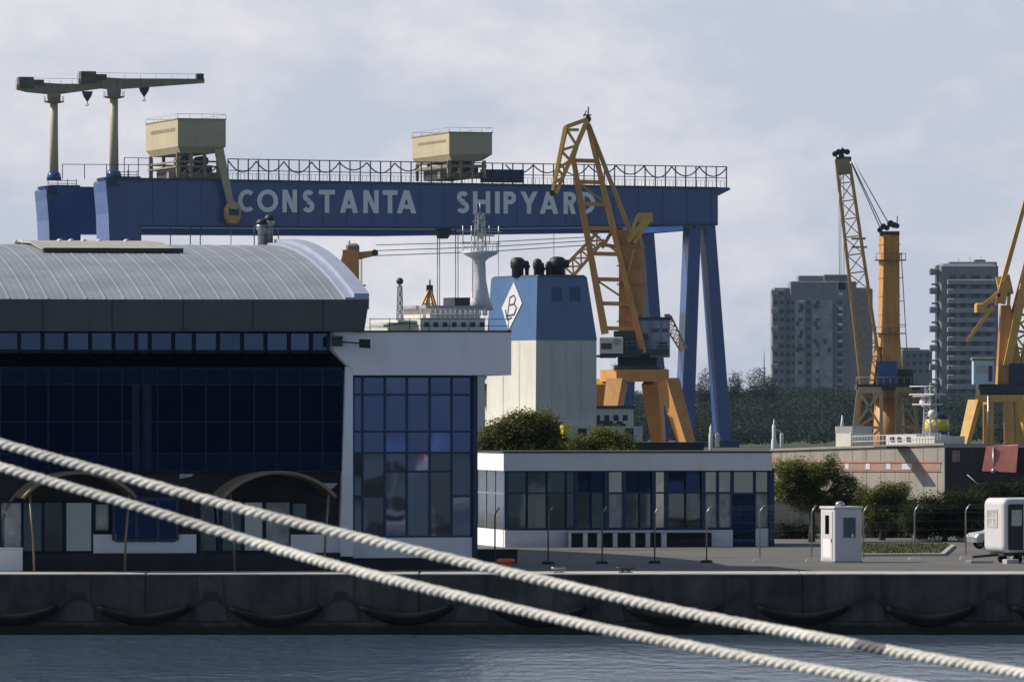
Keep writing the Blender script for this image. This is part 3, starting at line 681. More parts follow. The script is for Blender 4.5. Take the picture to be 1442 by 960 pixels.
# ================================================================== TREES
def tree(base, blobs, label, leaf, n, size, name='leafy_tree', group=None, trunk_r=0.16, cat='tree', trunk_h=None, seed=1):
    """blobs: (dx, dy, dz, rx, rz) crown lumps relative to base; leaves are small tilted quads clustered on twigs through the crown volume"""
    rnd = random.Random(seed)
    t = empty(name, base, 0, label, cat, group)
    mb = MB(); vol = [b[3]**2*b[4] for b in blobs]; tot = sum(vol)
    tr = MB(); th = trunk_h or min(b[2] for b in blobs)
    tr.tube([(0, 0, -.1), (.04, .02, th*.5), (-.03, .05, th)], trunk_r, 8, True, [trunk_r*1.2, trunk_r, trunk_r*.8])
    for (dx, dy, dz, rx, rz), v in zip(blobs, vol):
        mid = Vector((dx*.45, dy*.45, th+(dz-th)*.55))
        tr.tube([(-.03, .05, th*.9), mid, (dx, dy, dz+rz*.3)], .06, 6, True, [trunk_r*.55, trunk_r*.35, trunk_r*.12])
        for _ in range(4):
            a = rnd.uniform(0, 6.28); e = Vector((dx+rx*.8*math.cos(a), dy+rx*.8*math.sin(a), dz+rz*rnd.uniform(-.3, .8)))
            tr.tube([mid, mid.lerp(e, .5)+Vector((0, 0, .1)), e], .03, 5, True, [trunk_r*.3, trunk_r*.18, trunk_r*.06])
        k = int(n*v/tot/14)+1
        for _ in range(k):
            while True:
                q = Vector((rnd.uniform(-1, 1), rnd.uniform(-1, 1), rnd.uniform(-1, 1)))
                if q.length <= 1 and rnd.random() < .25+.75*q.length**2: break
            q = q*rnd.uniform(.85, 1.12)
            c = Vector((dx+q.x*rx, dy+q.y*rx, dz+q.z*rz)); sp = size*rnd.uniform(1.2, 2.6)
            for _ in range(14):
                p = c+Vector((rnd.gauss(0, 1), rnd.gauss(0, 1), rnd.gauss(0, .8)))*sp*.6
                a = rnd.uniform(0, 6.28); el = rnd.uniform(-.9, .9); s = size*rnd.uniform(.55, 1.2)
                d1 = Vector((math.cos(a), math.sin(a), el*.6)).normalized()*s
                d2 = d1.cross(Vector((rnd.uniform(-1, 1), rnd.uniform(-1, 1), 1))).normalized()*s*.55
                mb.add([p-d1*.5, p+d2*.5, p+d1*.6, p-d2*.5], [(0, 1, 2, 3)])
    mb.build('crown', leaf, t); tr.build('trunk', M['bark'], t)
    return t

def crown_px(Y, base, lumps):
    """lumps given as (px, py, rpx, rpz) on the photograph at depth Y -> metres, spread in depth"""
    k = Y/FP; out = []; 
    for i, (px, py, rx, rz) in enumerate(lumps):
        p = P(px, py, Y)
        out.append((p.x-base.x, ((i*37) % 7-3)*.25*rx*k, p.z-base.z, rx*k, rz*k))
    return out
def tree_px(px, Y, lumps, *a, **k):
    b = P(px, 600, Y); b.z = QZ
    return tree(b, crown_px(Y, b, lumps), *a, **k)

tree_px(740, 392, [(700, 618, 30, 24), (735, 602, 34, 24), (762, 600, 26, 22), (775, 622, 26, 18), (720, 640, 40, 20), (690, 632, 18, 18)], 'dark olive tree rising behind the pavilion roof beside the white funnel casing', M['leaf_olive'], 27000, .17, 'leafy_tree', 'trees behind the pavilion', seed=3)
tree_px(845, 390, [(822, 630, 22, 16), (850, 620, 24, 18), (878, 626, 18, 15), (800, 634, 16, 12), (862, 640, 34, 14)], 'pale yellow-green bush behind the pavilion roof below the ship deck', M['leaf_light'], 15000, .16, 'leafy_tree', 'trees behind the pavilion', seed=5)
tree_px(1143, 372, [(1112, 664, 22, 15), (1142, 672, 24, 20), (1168, 664, 18, 16), (1190, 684, 18, 18), (1104, 690, 20, 17), (1136, 702, 26, 18), (1172, 706, 26, 16), (1096, 656, 10, 9), (1172, 646, 7, 10), (1200, 704, 12, 10), (1128, 652, 10, 8)], 'large green tree on a bare trunk between the pavilion and the white booth', M['leaf_mid'], 34000, .135, 'leafy_tree', 'trees behind the booth', seed=7)
tree_px(1242, 378, [(1222, 706, 17, 16), (1246, 694, 16, 14), (1268, 690, 14, 12), (1262, 712, 20, 14), (1234, 726, 26, 14), (1212, 690, 9, 8)], 'smaller light green tree right behind the white booth', M['leaf_mid'], 20000, .135, 'leafy_tree', 'trees behind the booth', seed=9)
tree_px(1330, 374, [(1300, 718, 28, 20), (1335, 712, 30, 20), (1365, 716, 30, 22), (1320, 738, 44, 18), (1365, 742, 34, 16), (1290, 735, 20, 16)], 'broad dark tree between the booth and the trailer cabin', M['leaf_dark'], 36000, .145, 'leafy_tree', 'trees behind the booth', seed=11)
tree_px(1408, 396, [(1390, 692, 26, 14), (1425, 694, 28, 14), (1455, 692, 28, 16), (1410, 712, 50, 18)], 'dark tree behind the trailer cabin in front of the black hull', M['leaf_dark'], 20000, .15, 'leafy_tree', 'trees behind the booth', seed=13)
for px, Y, lumps, lab in ((1118, 383, [(1100, 755, 16, 20), (1122, 752, 16, 20), (1140, 757, 14, 20)], 'dark clipped shrub beside the pavilion end, under the large green tree'),
                          (1240, 386, [(1222, 752, 16, 22), (1245, 748, 18, 24), (1270, 752, 18, 22)], 'dark shrub right behind the white booth'),
                          (1350, 392, [(1335, 752, 16, 22), (1360, 752, 18, 22), (1385, 755, 16, 20)], 'dark shrub behind the silver car by the trailer')):
    tree_px(px, Y, lumps, lab, M['leaf_dark'], 9000, .135, 'shrub', 'shrubs under the trees', trunk_r=.06, cat='shrub', trunk_h=.4, seed=px)
fr = Frame(1105, 400, QZ, 8)
t = thing('garden_wall', fr, 'pale beige wall in the shade under the large green tree', 'wall')
MB().box(fr.U(1085), fr.U(1290), 0, .3, 0, fr.Z(706)).build('wall_body', M['tanhull'], t)
MB().box(fr.U(1085)-.05, fr.U(1290)+.05, -.06, .36, fr.Z(706), fr.Z(703)).build('wall_coping', M['concrete'], t)
# brown bin shed among the trees
fr = Frame(1300, 381, QZ, 10)
t = thing('bin_shelter', fr, 'small dark brown shelter on the grass under the broad dark tree', 'shelter')
MB().box(fr.U(1291), fr.U(1308), .1, 1.2, 0, fr.Z(746)).build('shelter_body', M['plinth'], t)
MB().box(fr.U(1285), fr.U(1313), -.1, 1.4, fr.Z(746), fr.Z(743)).build('shelter_roof', M['whitepaint'], t)
for x in (1287, 1310.5): u = fr.U(x); MB().tube([(u, 0, 0), (u, 0, fr.Z(746))], .05, 8).build('shelter_post', M['whitepaint'], t)
# parked car, seen half hidden by the trailer
cf = Frame(1425, 352, QZ, 14)
car = thing('parked_car', cf, 'silver hatchback parked behind the fence, half hidden by the trailer cabin', 'car')
side = [(-1.95, .35), (-2.0, .62), (-1.85, .82), (-1.1, .93), (-.45, 1.38), (.85, 1.42), (1.55, .98), (1.95, .9), (2.0, .4)]
def carslice(y, k, kz): return [(x*k, y, .35+(z-.35)*kz) for x, z in side]
MB().loft([carslice(0, .96, .9), carslice(.12, 1, 1), carslice(1.55, 1, 1), carslice(1.67, .96, .9)], smooth=False).build('body', M['carsilver'], car)
MB().prism([(-.95, .95), (-.42, 1.31), (.2, 1.35), (.2, .95)], -.02, .05).build('side_window', M['black'], car)
MB().prism([(.28, .95), (.28, 1.35), (.8, 1.34), (1.3, .97)], -.02, .05).build('side_window', M['black'], car)
for x in (-1.25, 1.25):
    for y in (-.04, 1.5):
        wh = MB().loft([[(x+.31*math.cos(2*math.pi*k/16), yy, .31+.31*math.sin(2*math.pi*k/16)) for k in range(16)] for yy in (y, y+.2)]).build('wheel', M['rubber'], car)
        MB().loft([[(x+.19*math.cos(2*math.pi*k/12), yy, .31+.19*math.sin(2*math.pi*k/12)) for k in range(12)] for yy in (y-.015, y+.21)]).build('rim', M['steel'], wh)
for y in (.2, 1.25): MB().cbox(-1.99, -1.86, y, y+.25, .58, .74, .01).build('headlight', M['whitepaint'], car)

# ================================================================== GANTRY CRANE
G = Frame(152, 1580, QZ, 17)
g = thing('gantry_crane', G, 'huge blue gantry crane lettered along its girder, spanning the shipyard', 'gantry crane')
p2 = lambda px, py, v=0: (lambda q: (q.x, q.z))(G.pt(px, py, v))
vg = G.v_for(G.U(152), 68)                        # gauge between the two girders
girder = [p2(146, 251), p2(640, 257.5), p2(1029, 264.5), p2(1029, 268), p2(1012, 276), p2(1011, 317), p2(640, 323), p2(198, 321)]
girder = [p2(146, 250), p2(1027, 264), p2(1029, 267), p2(1011, 276), p2(1011, 317.5), p2(640, 322.5), p2(196, 320)]
WG = 7.5
mb = MB().prism(girder, 0, WG)
nr = mb.build('girder', M['gblue'], g)
mb = MB()                                          # flanges and web stiffener seams
top = lambda px: 250+(px-146)*14/881
bot = lambda px: 320+2.5*(px-196)/444 if px < 640 else 322.5-5*(px-640)/371
for y0, y1 in ((0, 1.6),):
    a, b = G.pt(150, top(150), -.1), G.pt(1012, top(1012), -.1)
    mb.bar(a+Vector((0, .05, -.2)), b+Vector((0, .05, -.2)), .5, .5)
    a, m_, b = G.pt(196, bot(196), -.1), G.pt(640, bot(640), -.1), G.pt(1010, bot(1010), -.1)
    mb.bar(a+Vector((0, .05, .25)), m_+Vector((0, .05, .25)), .5, .5); mb.bar(m_+Vector((0, .05, .25)), b+Vector((0, .05, .25)), .5, .5)
for k in range(24):
    px = 215+k*34.2
    a, b = G.pt(px, top(px)+2.2, -.03), G.pt(px, bot(px)-2.2, -.03); mb.bar(a, b, .10, .06)
mb.build('flange', M['gblue_dark'], nr)
o = MB().prism(girder, vg, vg+WG).build('girder', M['gblue'], g)
# portal legs at the left end (box legs)
vL = G.v_for(G.U(152), 134.5)
def boxleg(v0):
    uA, uB = G.U(152), G.U(199)
    zt = G.Z(248, 0)
    mb = MB()
    def ring(z, du, dv0, dv1): return [(uA+du, v0+dv0, z), (uB, v0+dv0, z), (uB, v0+dv1, z), (uA+du, v0+dv1, z)]
    mb.loft([ring(0, 2.0, -.12, vL), ring(G.Z(345), .35, -.12, vL), ring(G.Z(300), .1, -.12, vL), ring(G.Z(270), -.35, -.12, vL), ring(G.Z(256), -.6, -.1, vL-.2), ring(zt, .5, .6, vL-2)])
    lg = mb.build('box_leg', M['gblue'], g)
    mb = MB(); z = zt
    for q in (-.2, 2.2, 4.6, 6.8): mb.tube([(uA+q, v0-.6, z-.3), (uA+q, v0-.6, z+1.4)], .09, 5)
    for h in (.6, 1.3): mb.tube([(uA-.2, v0-.6, z+h-.3), (uA+6.8, v0-.6, z+h-.3)], .08, 5)
    mb.box(uA-.5, uA+2.6, v0-.9, v0+2, z-2.2, z-1.8).box(uA-.3, uA+1.9, v0-.5, v0+1.5, z-1.8, z-.3)
    mb.build('walkway', M['gblue_dark'], lg)
    MB().cbox(uA-.5, uB+1, v0+.5, v0+vL-.5, -.02, 1.6, .2).build('bogie', M['gblue_dark'], lg)
boxleg(0); boxleg(vg)
# A-frame legs at the right end
def aframe(v0, dpx=0):
    ap = G.U(991); zt = G.Z(300)
    for s, ub, w in ((-1, G.U(968), 3.3), (1, G.U(1026), 3.0)):
        ua = ap+s*1.75
        def ring(u, z, w, d): return [(u-w/2, v0+1-.1, z), (u+w/2, v0+1-.1, z), (u+w/2, v0+1+d, z), (u-w/2, v0+1+d, z)]
        lg = MB().loft([ring(ua, zt, w*.9, 4.6), ring(ub-(ub-ua)*.12, G.Z(610), w, 4.4), ring(ub, 1.6, w*.6, 3.4)]).build('slanted_leg', M['gblue'], g)
        MB().cbox(ub-3, ub+3, v0+.5, v0+6, -.02, 1.6, .2).build('bogie', M['gblue_dark'], lg)
aframe(0); aframe(vg-14)
MB().box(G.U(980), G.U(1002), .3, vg+WG-.3, G.Z(315), G.Z(300)).build('cross_head', M['gblue'], g)
MB().box(G.U(962), G.U(1028), 1.2, vg+6, .2, 1.2).build('sill_beam', M['gblue_dark'], g)
# lettering
CH = {}
def arcpts(cx, cy, rx, ry, a0, a1, n=14): return [(cx+rx*math.cos(R(a0+(a1-a0)*k/n)), cy+ry*math.sin(R(a0+(a1-a0)*k/n))) for k in range(n+1)]
def strip(pts, w):
    """thick polyline as quads (outline each side)"""
    out = []; L_ = []; Rr_ = []
    for i, p in enumerate(pts):
        a = pts[max(i-1, 0)]; b = pts[min(i+1, len(pts)-1)]
        dx, dy = b[0]-a[0], b[1]-a[1]; l = math.hypot(dx, dy); nx, ny = -dy/l*w/2, dx/l*w/2
        L_.append((p[0]+nx, p[1]+ny)); Rr_.append((p[0]-nx, p[1]-ny))
    return [(L_[i], L_[i+1], Rr_[i+1], Rr_[i]) for i in range(len(pts)-1)]
def letter(ch, w, h=1.0, t=0.2):
    bx = lambda x0, x1, y0, y1: [[(x0, y0), (x1, y0), (x1, y1), (x0, y1)]]
    dg = lambda x0, y0, x1, y1, q=1.1: [[(x0, y0), (x0+t*q, y0), (x1+t*q, y1), (x1, y1)]]
    r = t/2
    if ch == 'C': return [strip(arcpts(w*.56, .5, w*.56-r, .5-r, 48, 312, 22), t)]
    if ch == 'O': return [strip(arcpts(w*.5, .5, w*.5-r, .5-r, 0, 360, 28), t)]
    if ch == 'N': return [bx(0, t, 0, 1), bx(w-t, w, 0, 1), dg(t*.0, 1, w-t*1.1, 0)]
    if ch == 'S': return [strip(arcpts(w*.5, .735, w*.46-r, .265-r, 25, 270, 16)+arcpts(w*.5, .28, w*.5-r, .28-r, 90, -155, 16)[0:], t)]
    if ch == 'T': return [bx(0, w, 1-t, 1), bx(w/2-r, w/2+r, 0, 1-t)]
    if ch == 'A': return [dg(0, 0, w/2-t*.62, 1, 1.15), dg(w-t*1.15, 0, w/2-t*.53, 1, 1.15), bx(w*.25, w*.75, .2, .2+t*.9)]
    if ch == 'H': return [bx(0, t, 0, 1), bx(w-t, w, 0, 1), bx(t, w-t, .42, .42+t)]
    if ch == 'I': return [bx(0, t*1.1, 0, 1)]
    if ch == 'P': return [bx(0, t, 0, 1), strip([(t, 1-r)]+arcpts(w-.29, .71, .29-r, .29-r, 90, -90, 12)+[(t, .42+r)], t)]
    if ch == 'R': return [bx(0, t, 0, 1), strip([(t, 1-r)]+arcpts(w-.29, .71, .29-r, .29-r, 90, -90, 12)+[(t, .42+r)], t), dg(w-t*1.15, 0, w*.36, .48)]
    if ch == 'Y': return [[[(w/2-r, 0), (w/2+r, 0), (w/2+r, .46), (w/2-r, .46)]], [[(w/2-r, .40), (w/2+r, .46), (t*1.15, 1), (0, 1)]], [[(w/2-r, .46), (w/2+r, .40), (w, 1), (w-t*1.15, 1)]]]
    if ch == 'D': return [bx(0, t, 0, 1), strip([(t, 1-r)]+arcpts(w-.5, .5, .5-r, .5-r, 90, -90, 16)+[(t, r)], t)]
def word(spec, ytop, ybot):
    for ch, x0, x1 in spec:
        a = G.pt(x0, ybot(x0), 0); b = G.pt(x1, ytop(x0), 0); h = b.z-a.z; w = (b.x-a.x)/h
        mb = MB()
        for i, st in enumerate(letter(ch, w)):
            y = -.14-.03*i
            for q in st:
                vs = [(a.x+x*h, y, a.z+z*h) for x, z in q]
                mb.add(vs+[(x, -.02, z) for x, _, z in vs], [(0, 1, 2, 3), (0, 4, 5, 1), (1, 5, 6, 2), (2, 6, 7, 3), (3, 7, 4, 0)])
        mb.build('letter', M['letter'], g)
word([('C', 335, 358), ('O', 362, 391.5), ('N', 397.5, 418), ('S', 425.5, 442.5), ('T', 449, 471.5), ('A', 478.5, 504), ('N', 511.5, 533), ('T', 538.5, 559.5), ('A', 558.5, 586)],
     lambda x: 267+(x-335)*.006, lambda x: 298.5+(x-335)*.009)
word([('S', 642.5, 660.5), ('H', 666, 690), ('I', 697, 703), ('P', 709, 726.5), ('Y', 732.5, 757), ('A', 760, 786), ('R', 793.5, 811), ('D', 817, 838)],
     lambda x: 269.5+(x-643)*.006, lambda x: 300.5+(x-643)*.005)
# railings, festoon line
def rail(pts_px, hpx, v, step, parent, name, r=.11, mid=True):
    mb = MB()
    (x0, y0), (x1, y1) = pts_px; n_ = max(2, int((x1-x0)/step))
    prev = None
    for k in range(n_+1):
        x = x0+(x1-x0)*k/n_; y = y0+(y1-y0)*k/n_
        a, b = G.pt(x, y, v), G.pt(x, y-hpx, v); mb.bar(a, b, r*1.1)
        if prev:
            mb.bar(prev[1], b, r)
            if mid: mb.bar(prev[0].lerp(prev[1], .45), a.lerp(b, .45), r*.8)
        prev = (a, b)
    return mb.build(name, M['gblue_dark'], parent)
rail([(321, 253), (1023, 264)], 29, -.1, 14.2, g, 'festoon_rail', .22)
rail([(88, 252), (212, 252.5)], 20.5, -.1, 30, g, 'walkway_rail', .15, False)
rail([(175, 251), (215, 252)], 29, .6, 20, g, 'walkway_rail', .15, False)
rail([(300, 253), (1020, 264)], 9, .5, 5.5, g, 'walkway_rail', .07, False)
mb = MB()
for k in range(18):
    x0 = 322+k*39; x1 = x0+39; y0 = 226+(x0-322)*.0128
    if 575 < x0 < 680:
        if mb.v: mb.build('festoon_cable', M['gblue_dark'], g); mb = MB()
        continue
    prev = None
    d1 = 12+random.uniform(-2, 4)
    for i in range(9):
        q = i/8; p = G.pt(x0+39*q, y0+1+d1*(1-(2*q-1)**2), -.35)
        if prev is not None: mb.bar(prev, p, .26)
        prev = p
mb.build('festoon_cable', M['gblue_dark'], g)
# trolleys
def trolley(xl, xm, xr, yt, yb, yt2, name_label, arm):
    v0 = -1.5; u0, u1 = G.U(xm, v0), G.U(xr, v0); dv = G.v_for(u0, xl)-v0
    zt, zb, zk = G.Z(yt, v0, xm), G.Z(yb, v0, xm), G.Z(yb+9, v0, xm); zf = G.Z(251, v0, xm)
    t = thing('hoist_trolley', Frame(xm, 1580, QZ, 17), name_label, 'trolley', 'hoist trolleys on the gantry girders')
    off = G.o; t.location = G.o
    h = MB().loft([[(u0+.9, v0+1.2, zk), (u1-2.2, v0+1.2, zk), (u1-2.2, v0+dv-1.5, zk), (u0+.9, v0+dv-1.5, zk)],
                   [(u0, v0, zb), (u1, v0, zb), (u1, v0+dv, zb), (u0, v0+dv, zb)], [(u0, v0, zt), (u1, v0, zt), (u1, v0+dv, zt), (u0, v0+dv, zt)]]).build('machine_house', M['beige'], t)
    MB().box(u0-.15, u1+.15, v0-.15, v0+dv+.15, zt, zt+.25).build('house_roof', M['beigedark'], h)
    mb = MB()
    for a, b in (((u0, v0), (u1, v0)), ((u0, v0), (u0, v0+dv)), ((u1, v0), (u1, v0+dv)), ((u0, v0+dv), (u1, v0+dv))):
        for k in range(5):
            q = Vector((*a, zt+.2)).lerp(Vector((*b, zt+.2)), k/4); mb.tube([q, q+Vector((0, 0, 1.1))], .05, 4)
        mb.tube([(*a, zt+1.25), (*b, zt+1.25)], .05, 4)
    mb.build('roof_rail', M['steel'], h)
    mb = MB().box(u0-.008, u0-.002, v0+dv*.08, v0+dv*.85, zt-(zt-zb)*.43, zt-(zt-zb)*.29)
    for k in range(9): 
        v = v0+dv*(.1+.085*k); mb.box(u0-.06, u0-.005, v, v+dv*.045, zt-(zt-zb)*.42, zt-(zt-zb)*.3)
    mb.build('vent_louvre', M['beigedark'], h)
    mb = MB()
    ua, ub = G.U(xm+2, v0), u1-1.5
    for u in (ua, (ua*2+ub)/3, (ua+2*ub)/3, ub):
        for v in (v0+1.5, v0+dv-3): mb.bar((u, v, zf+.2), (u, v, zk+.1), .7)
    for z in (zf+2.6, (zf+zk)/2+.8): 
        for v in (v0+1.2, v0+dv-2.6): mb.box(ua-.5, ub+.5, v, v+.5, z, z+.4)
        mb.box(ua-.5, ua, v0+1.7, v0+dv-2.6, z, z+.4)
    for k in range(3):
        u = ua+(ub-ua)*k/3; mb.bar((u, v0+1.4, zf+.3), (u+(ub-ua)/3, v0+1.4, (zf+zk)/2), .3)
    mb.box(ua-2, ub+2, v0+2, v0+4, zf+.05, zf+1.5)
    mb.build('underframe', M['beigedark'], t)
    mb = MB()
    mb.box(ua+1, ub-1, v0+3, v0+dv-5, zf+.2, zf+3.2).loft([[(ua+2+1.2*math.cos(2*math.pi*k/14), v, zf+4.2+1.2*math.sin(2*math.pi*k/14)) for k in range(14)] for v in (v0+3, v0+9)])
    mb.loft([[(ub-3+1.2*math.cos(2*math.pi*k/14), v, zf+4.2+1.2*math.sin(2*math.pi*k/14)) for k in range(14)] for v in (v0+3, v0+9)])
    mb.build('winch_drum', M['darksteel'], t)
    return t, u0, u1, v0, dv, zf
t1 = trolley(205.5, 250.5, 318, 168, 206, 0, 'beige hoist trolley with a hanging operator cab, at the left end of the gantry girder', True)
t2 = trolley(580.5, 632.5, 693, 187, 217, 0, 'beige hoist trolley standing on the gantry girder between the two painted words', False)
# dark service box beside the second trolley
t = thing('girder_container', Frame(152, 1580, QZ, 17), 'dark blue equipment container on the gantry girder right of the middle trolley', 'container')
a, b = G.pt(681, 256.5, .4), G.pt(738, 239, .4)
MB().box(a.x, b.x, .4, 3.2, a.z, b.z).build('container_body', M['gblue_dark'], t)
mb = MB()
for k in range(14): u = a.x+(b.x-a.x)*(k+.5)/14; mb.box(u-.08, u+.08, .3, .398, a.z+.2, b.z-.2)
mb.build('rib', M['gblue_dark'], t)
# operator cab on its sloping arm
t = t1[0]
a, b = G.pt(308, 210, -2.2), G.pt(325, 288, -2.6)
arm = MB().bar(a, b, 3.0, 2.0, 1.7, 1.4).build('cab_arm', M['beige'], t)
c = G.pt(327, 300, -3)
mb = MB().loft([[(c.x+s*1.7, v, c.z+z) for s, z in ((-.55, -2.4), (.55, -2.4), (1, -1), (1, 1.2), (.5, 2.5), (-.5, 2.5), (-1, 1.2), (-1, -1))] for v in (-4.4, -1.8)])
cb = mb.build('operator_cab', M['yellow'], t)
MB().box(c.x-1.2, c.x+1.2, -4.5, -4.41, c.z-.6, c.z+1).build('cab_window', M['towerdark'], cb)
MB().loft([[(c.x-.9, -4.9, c.z+.9), (c.x+.9, -4.9, c.z+.9), (c.x+.9, -3.2, c.z+.9), (c.x-.9, -3.2, c.z+.9)], [(c.x-.1, -4.2, c.z+3), (c.x+.1, -4.2, c.z+3), (c.x+.1, -4, c.z+3), (c.x-.1, -4, c.z+3)]]).build('cab_roof', M['beige'], cb)
MB().tube([(c.x-.3, -3, c.z-2.4), (c.x-.3, -3, 25)], .1, 5).build('hoist_rope', M['steel'], t)
for px in (240, 268, 282):
    q = G.pt(px, 318, 3); MB().tube([q, Vector((q.x, 3, 18))], .13, 5).build('hoist_rope', M['steel'], t)
t = t2[0]
for px in (616, 619, 641.5, 645):
    q = G.pt(px, 322, 3); MB().tube([q, Vector((q.x, 3, 20))], .11, 5).build('hoist_rope', M['steel'], t)
q0, q1 = G.pt(614, 336, 3), G.pt(634, 321, 3)
MB().loft([[(q0.x+(.8 if z == q0.z else 0), v, z), (q1.x-(.8 if z == q0.z else 0), v, z)] [::1]+[(q1.x-(.8 if z == q0.z else 0), v+2, z), (q0.x+(.8 if z == q0.z else 0), v+2, z)] for z, v in ((q0.z, 2.2), ((q0.z+q1.z)/2, 2), (q1.z, 2))]).build('hook_block', M['darksteel'], t)
for px in (702,  780):
    q = G.pt(px, 322, 3); MB().tube([q, Vector((q.x, 3, 22))], .07, 5).build('hoist_rope', M['steel'], t)

# service jib cranes on the girders
def service(v0, mx, my0, my1, bl, br, by, hx, lab):
    t = thing('service_crane', Frame(152, 1580, QZ, 17), lab, 'jib crane', 'service jib cranes on the gantry'); 
    k = lambda x, y: G.pt(x, y, v0)
    a, b = k(mx, my0), k(mx, my1); b = Vector((a.x, a.y, b.z))
    MB().lathe([(1.15, 0), (1.0, (b.z-a.z)*.5), (.95, b.z-a.z)], a, 14).build('mast', M['beige'], t)
    MB().lathe([(1.9, 0), (1.6, 1.6), (1.25, 2.0)], a-Vector((0, 0, .4)), 14).build('mast_base', M['gblue'], t)
    mb = MB().lathe([(1.2, -2.0), (2.5, -1.7), (2.5, -1.5), (1.6, -1.4), (1.7, 0), (1.3, .3)], b, 14)
    for q in range(8): an = q*math.pi/4; mb.tube([(b.x+2.4*math.cos(an), b.y+2.4*math.sin(an), b.z-1.5), (b.x+2.4*math.cos(an), b.y+2.4*math.sin(an), b.z-.3)], .07, 4)
    mb.build('slewing_head', M['beigedark'], t)
    L_, Rr_ = k(bl, by), k(br, by)
    z = b.z
    out = [(L_.x, z+1.2), (L_.x+2.5, z+.6), (b.x-1.5, z+.15), (b.x+1.5, z+.2), (Rr_.x, z+1.9), (Rr_.x, z+2.9), (b.x+2, z+2.7), (b.x-3, z+2.9), (L_.x, z+2.4)]
    bo_ = MB().prism(out, v0-.7, v0+.7).build('boom', M['beigedark'], t)
    MB().box(L_.x+.4, L_.x+4, v0-1.3, v0+1.3, z+1.6, z+4.2).box(L_.x+3.6, L_.x+6.6, v0-1, v0+1, z+2.2, z+3.6).build('counterweight', mat('dusty_counterweight', (.11, .09, .065), .7, var=.3), bo_)
    MB().box(Rr_.x-1.8, Rr_.x-.2, v0-.8, v0+.8, z+2.7, z+4.1).build('winch_box', M['darksteel'], bo_)
    mb = MB()
    for q in range(9):
        u = L_.x+(Rr_.x-L_.x)*q/8; mb.tube([(u, v0+.6, z+2.6), (u, v0+.6, z+4)], .05, 4)
    mb.tube([(L_.x, v0+.6, z+4), (Rr_.x, v0+.6, z+4)], .04, 4).build('boom_rail', M['steel'], bo_)
    h = k(hx, by); zz = z+1.0
    mb = MB().loft([[(h.x-1.3, v0-.4, zz), (h.x+1.3, v0-.4, zz), (h.x+1.3, v0+.4, zz), (h.x-1.3, v0+.4, zz)], [(h.x-.9, v0-.4, zz-1.2), (h.x+.9, v0-.4, zz-1.2), (h.x+.9, v0+.4, zz-1.2), (h.x-.9, v0+.4, zz-1.2)], [(h.x-.15, v0-.2, zz-2.4), (h.x+.15, v0-.2, zz-2.4), (h.x+.15, v0+.2, zz-2.4), (h.x-.15, v0+.2, zz-2.4)]])
    mb.tube([(h.x, v0, zz-2.4), (h.x, v0, zz-2.9), (h.x+.4, v0, zz-3.2), (h.x, v0, zz-3.5), (h.x-.4, v0, zz-3.2)], .13, 6)
    mb.build('hook_block', M['darksteel'], t)
service(1.5, 160.5, 250, 127, 110, 287, 118, 203, 'nearer service jib crane with the long boom reaching right, standing on the gantry girder')
service(vg+1.5, 76, 252, 134, 23, 150, 127, 123, 'leftmost service jib crane, standing on the rear gantry girder')
# ================================================================== CRANES ON THE PIER
class Site:
    """pixel -> thing-local point at the thing's own distance (plus an offset in depth)"""
    def __init__(s, px, Y, z=QZ): s.Y = Y; s.b = P(px, 600, Y); s.b.z = z
    def __call__(s, px, py, d=0.0): return P(px, py, s.Y+d)-s.b
    def gz(s): return 0.0

def bogies(mb_parent, pts, m_):
    for p in pts: MB().cbox(p.x-1.6, p.x+1.6, p.y-.6, p.y+.6, 0, .9, .1).build('bogie', m_, mb_parent)

def sheaves(mb, c, n, r, w, ax='y'):
    r = r*.62; w = w*.7
    for k in range(n):
        o_ = (k-(n-1)/2)*w
        mb.loft([[(c[0]+r*math.cos(2*math.pi*i/14), c[1]+o_+e*w*.38, c[2]+r*math.sin(2*math.pi*i/14)) for i in range(14)] for e in (-1, 1)])

# ---- big orange portal crane in front of the gantry
K = Site(905, 1030)
t = empty('portal_crane', K.b, 0, 'tall orange portal crane with a folded goose-neck jib, in front of the word SHIPYARD', 'crane')
o_ = M['orange']; y_ = M['yellow']
# pyramid portal
deck = [(868, 520, -4), (942, 520, -4), (918, 520, 5), (845, 520, 5)]
mb = MB()
tp = [K(*d) for d in deck]; zt = tp[0].z; zb = K(895, 537).z
mb.loft([[Vector((p.x, p.y, zb)) for p in tp], [Vector((p.x, p.y, zt)) for p in tp]])
mb.build('portal_deck', o_, t)
feet = [(852, -8), (974, -8), (930, 9), (842, 9)]
fp = []
for (px, d), top_, mm in zip(feet, tp, (y_, o_, o_, o_)):
    f = K(px, 650, d); f.z = .8; fp.append(f)
    a = Vector((top_.x*.97, top_.y*.9, zb))
    MB().bar(a, f, 2.6, 2.4, 1.7, 1.6).build('portal_leg', o_, t)
bogies(t, fp, M['darksteel'])
mb = MB(); mb.bar(fp[0]+Vector((0, 0, 2)), fp[3]+Vector((0, 0, 2)), .8).bar(fp[1]+Vector((0, 0, 2)), fp[2]+Vector((0, 0, 2)), .8)
mb.build('sill_beam', o_, t)
c = K(898, 520); 
MB().lathe([(3.6, 0), (3.6, .6), (3.0, .7), (3.0, 2.2)], (c.x, 0, zt), 20).build('slewing_ring', M['darksteel'], t)
zr = zt+2.2
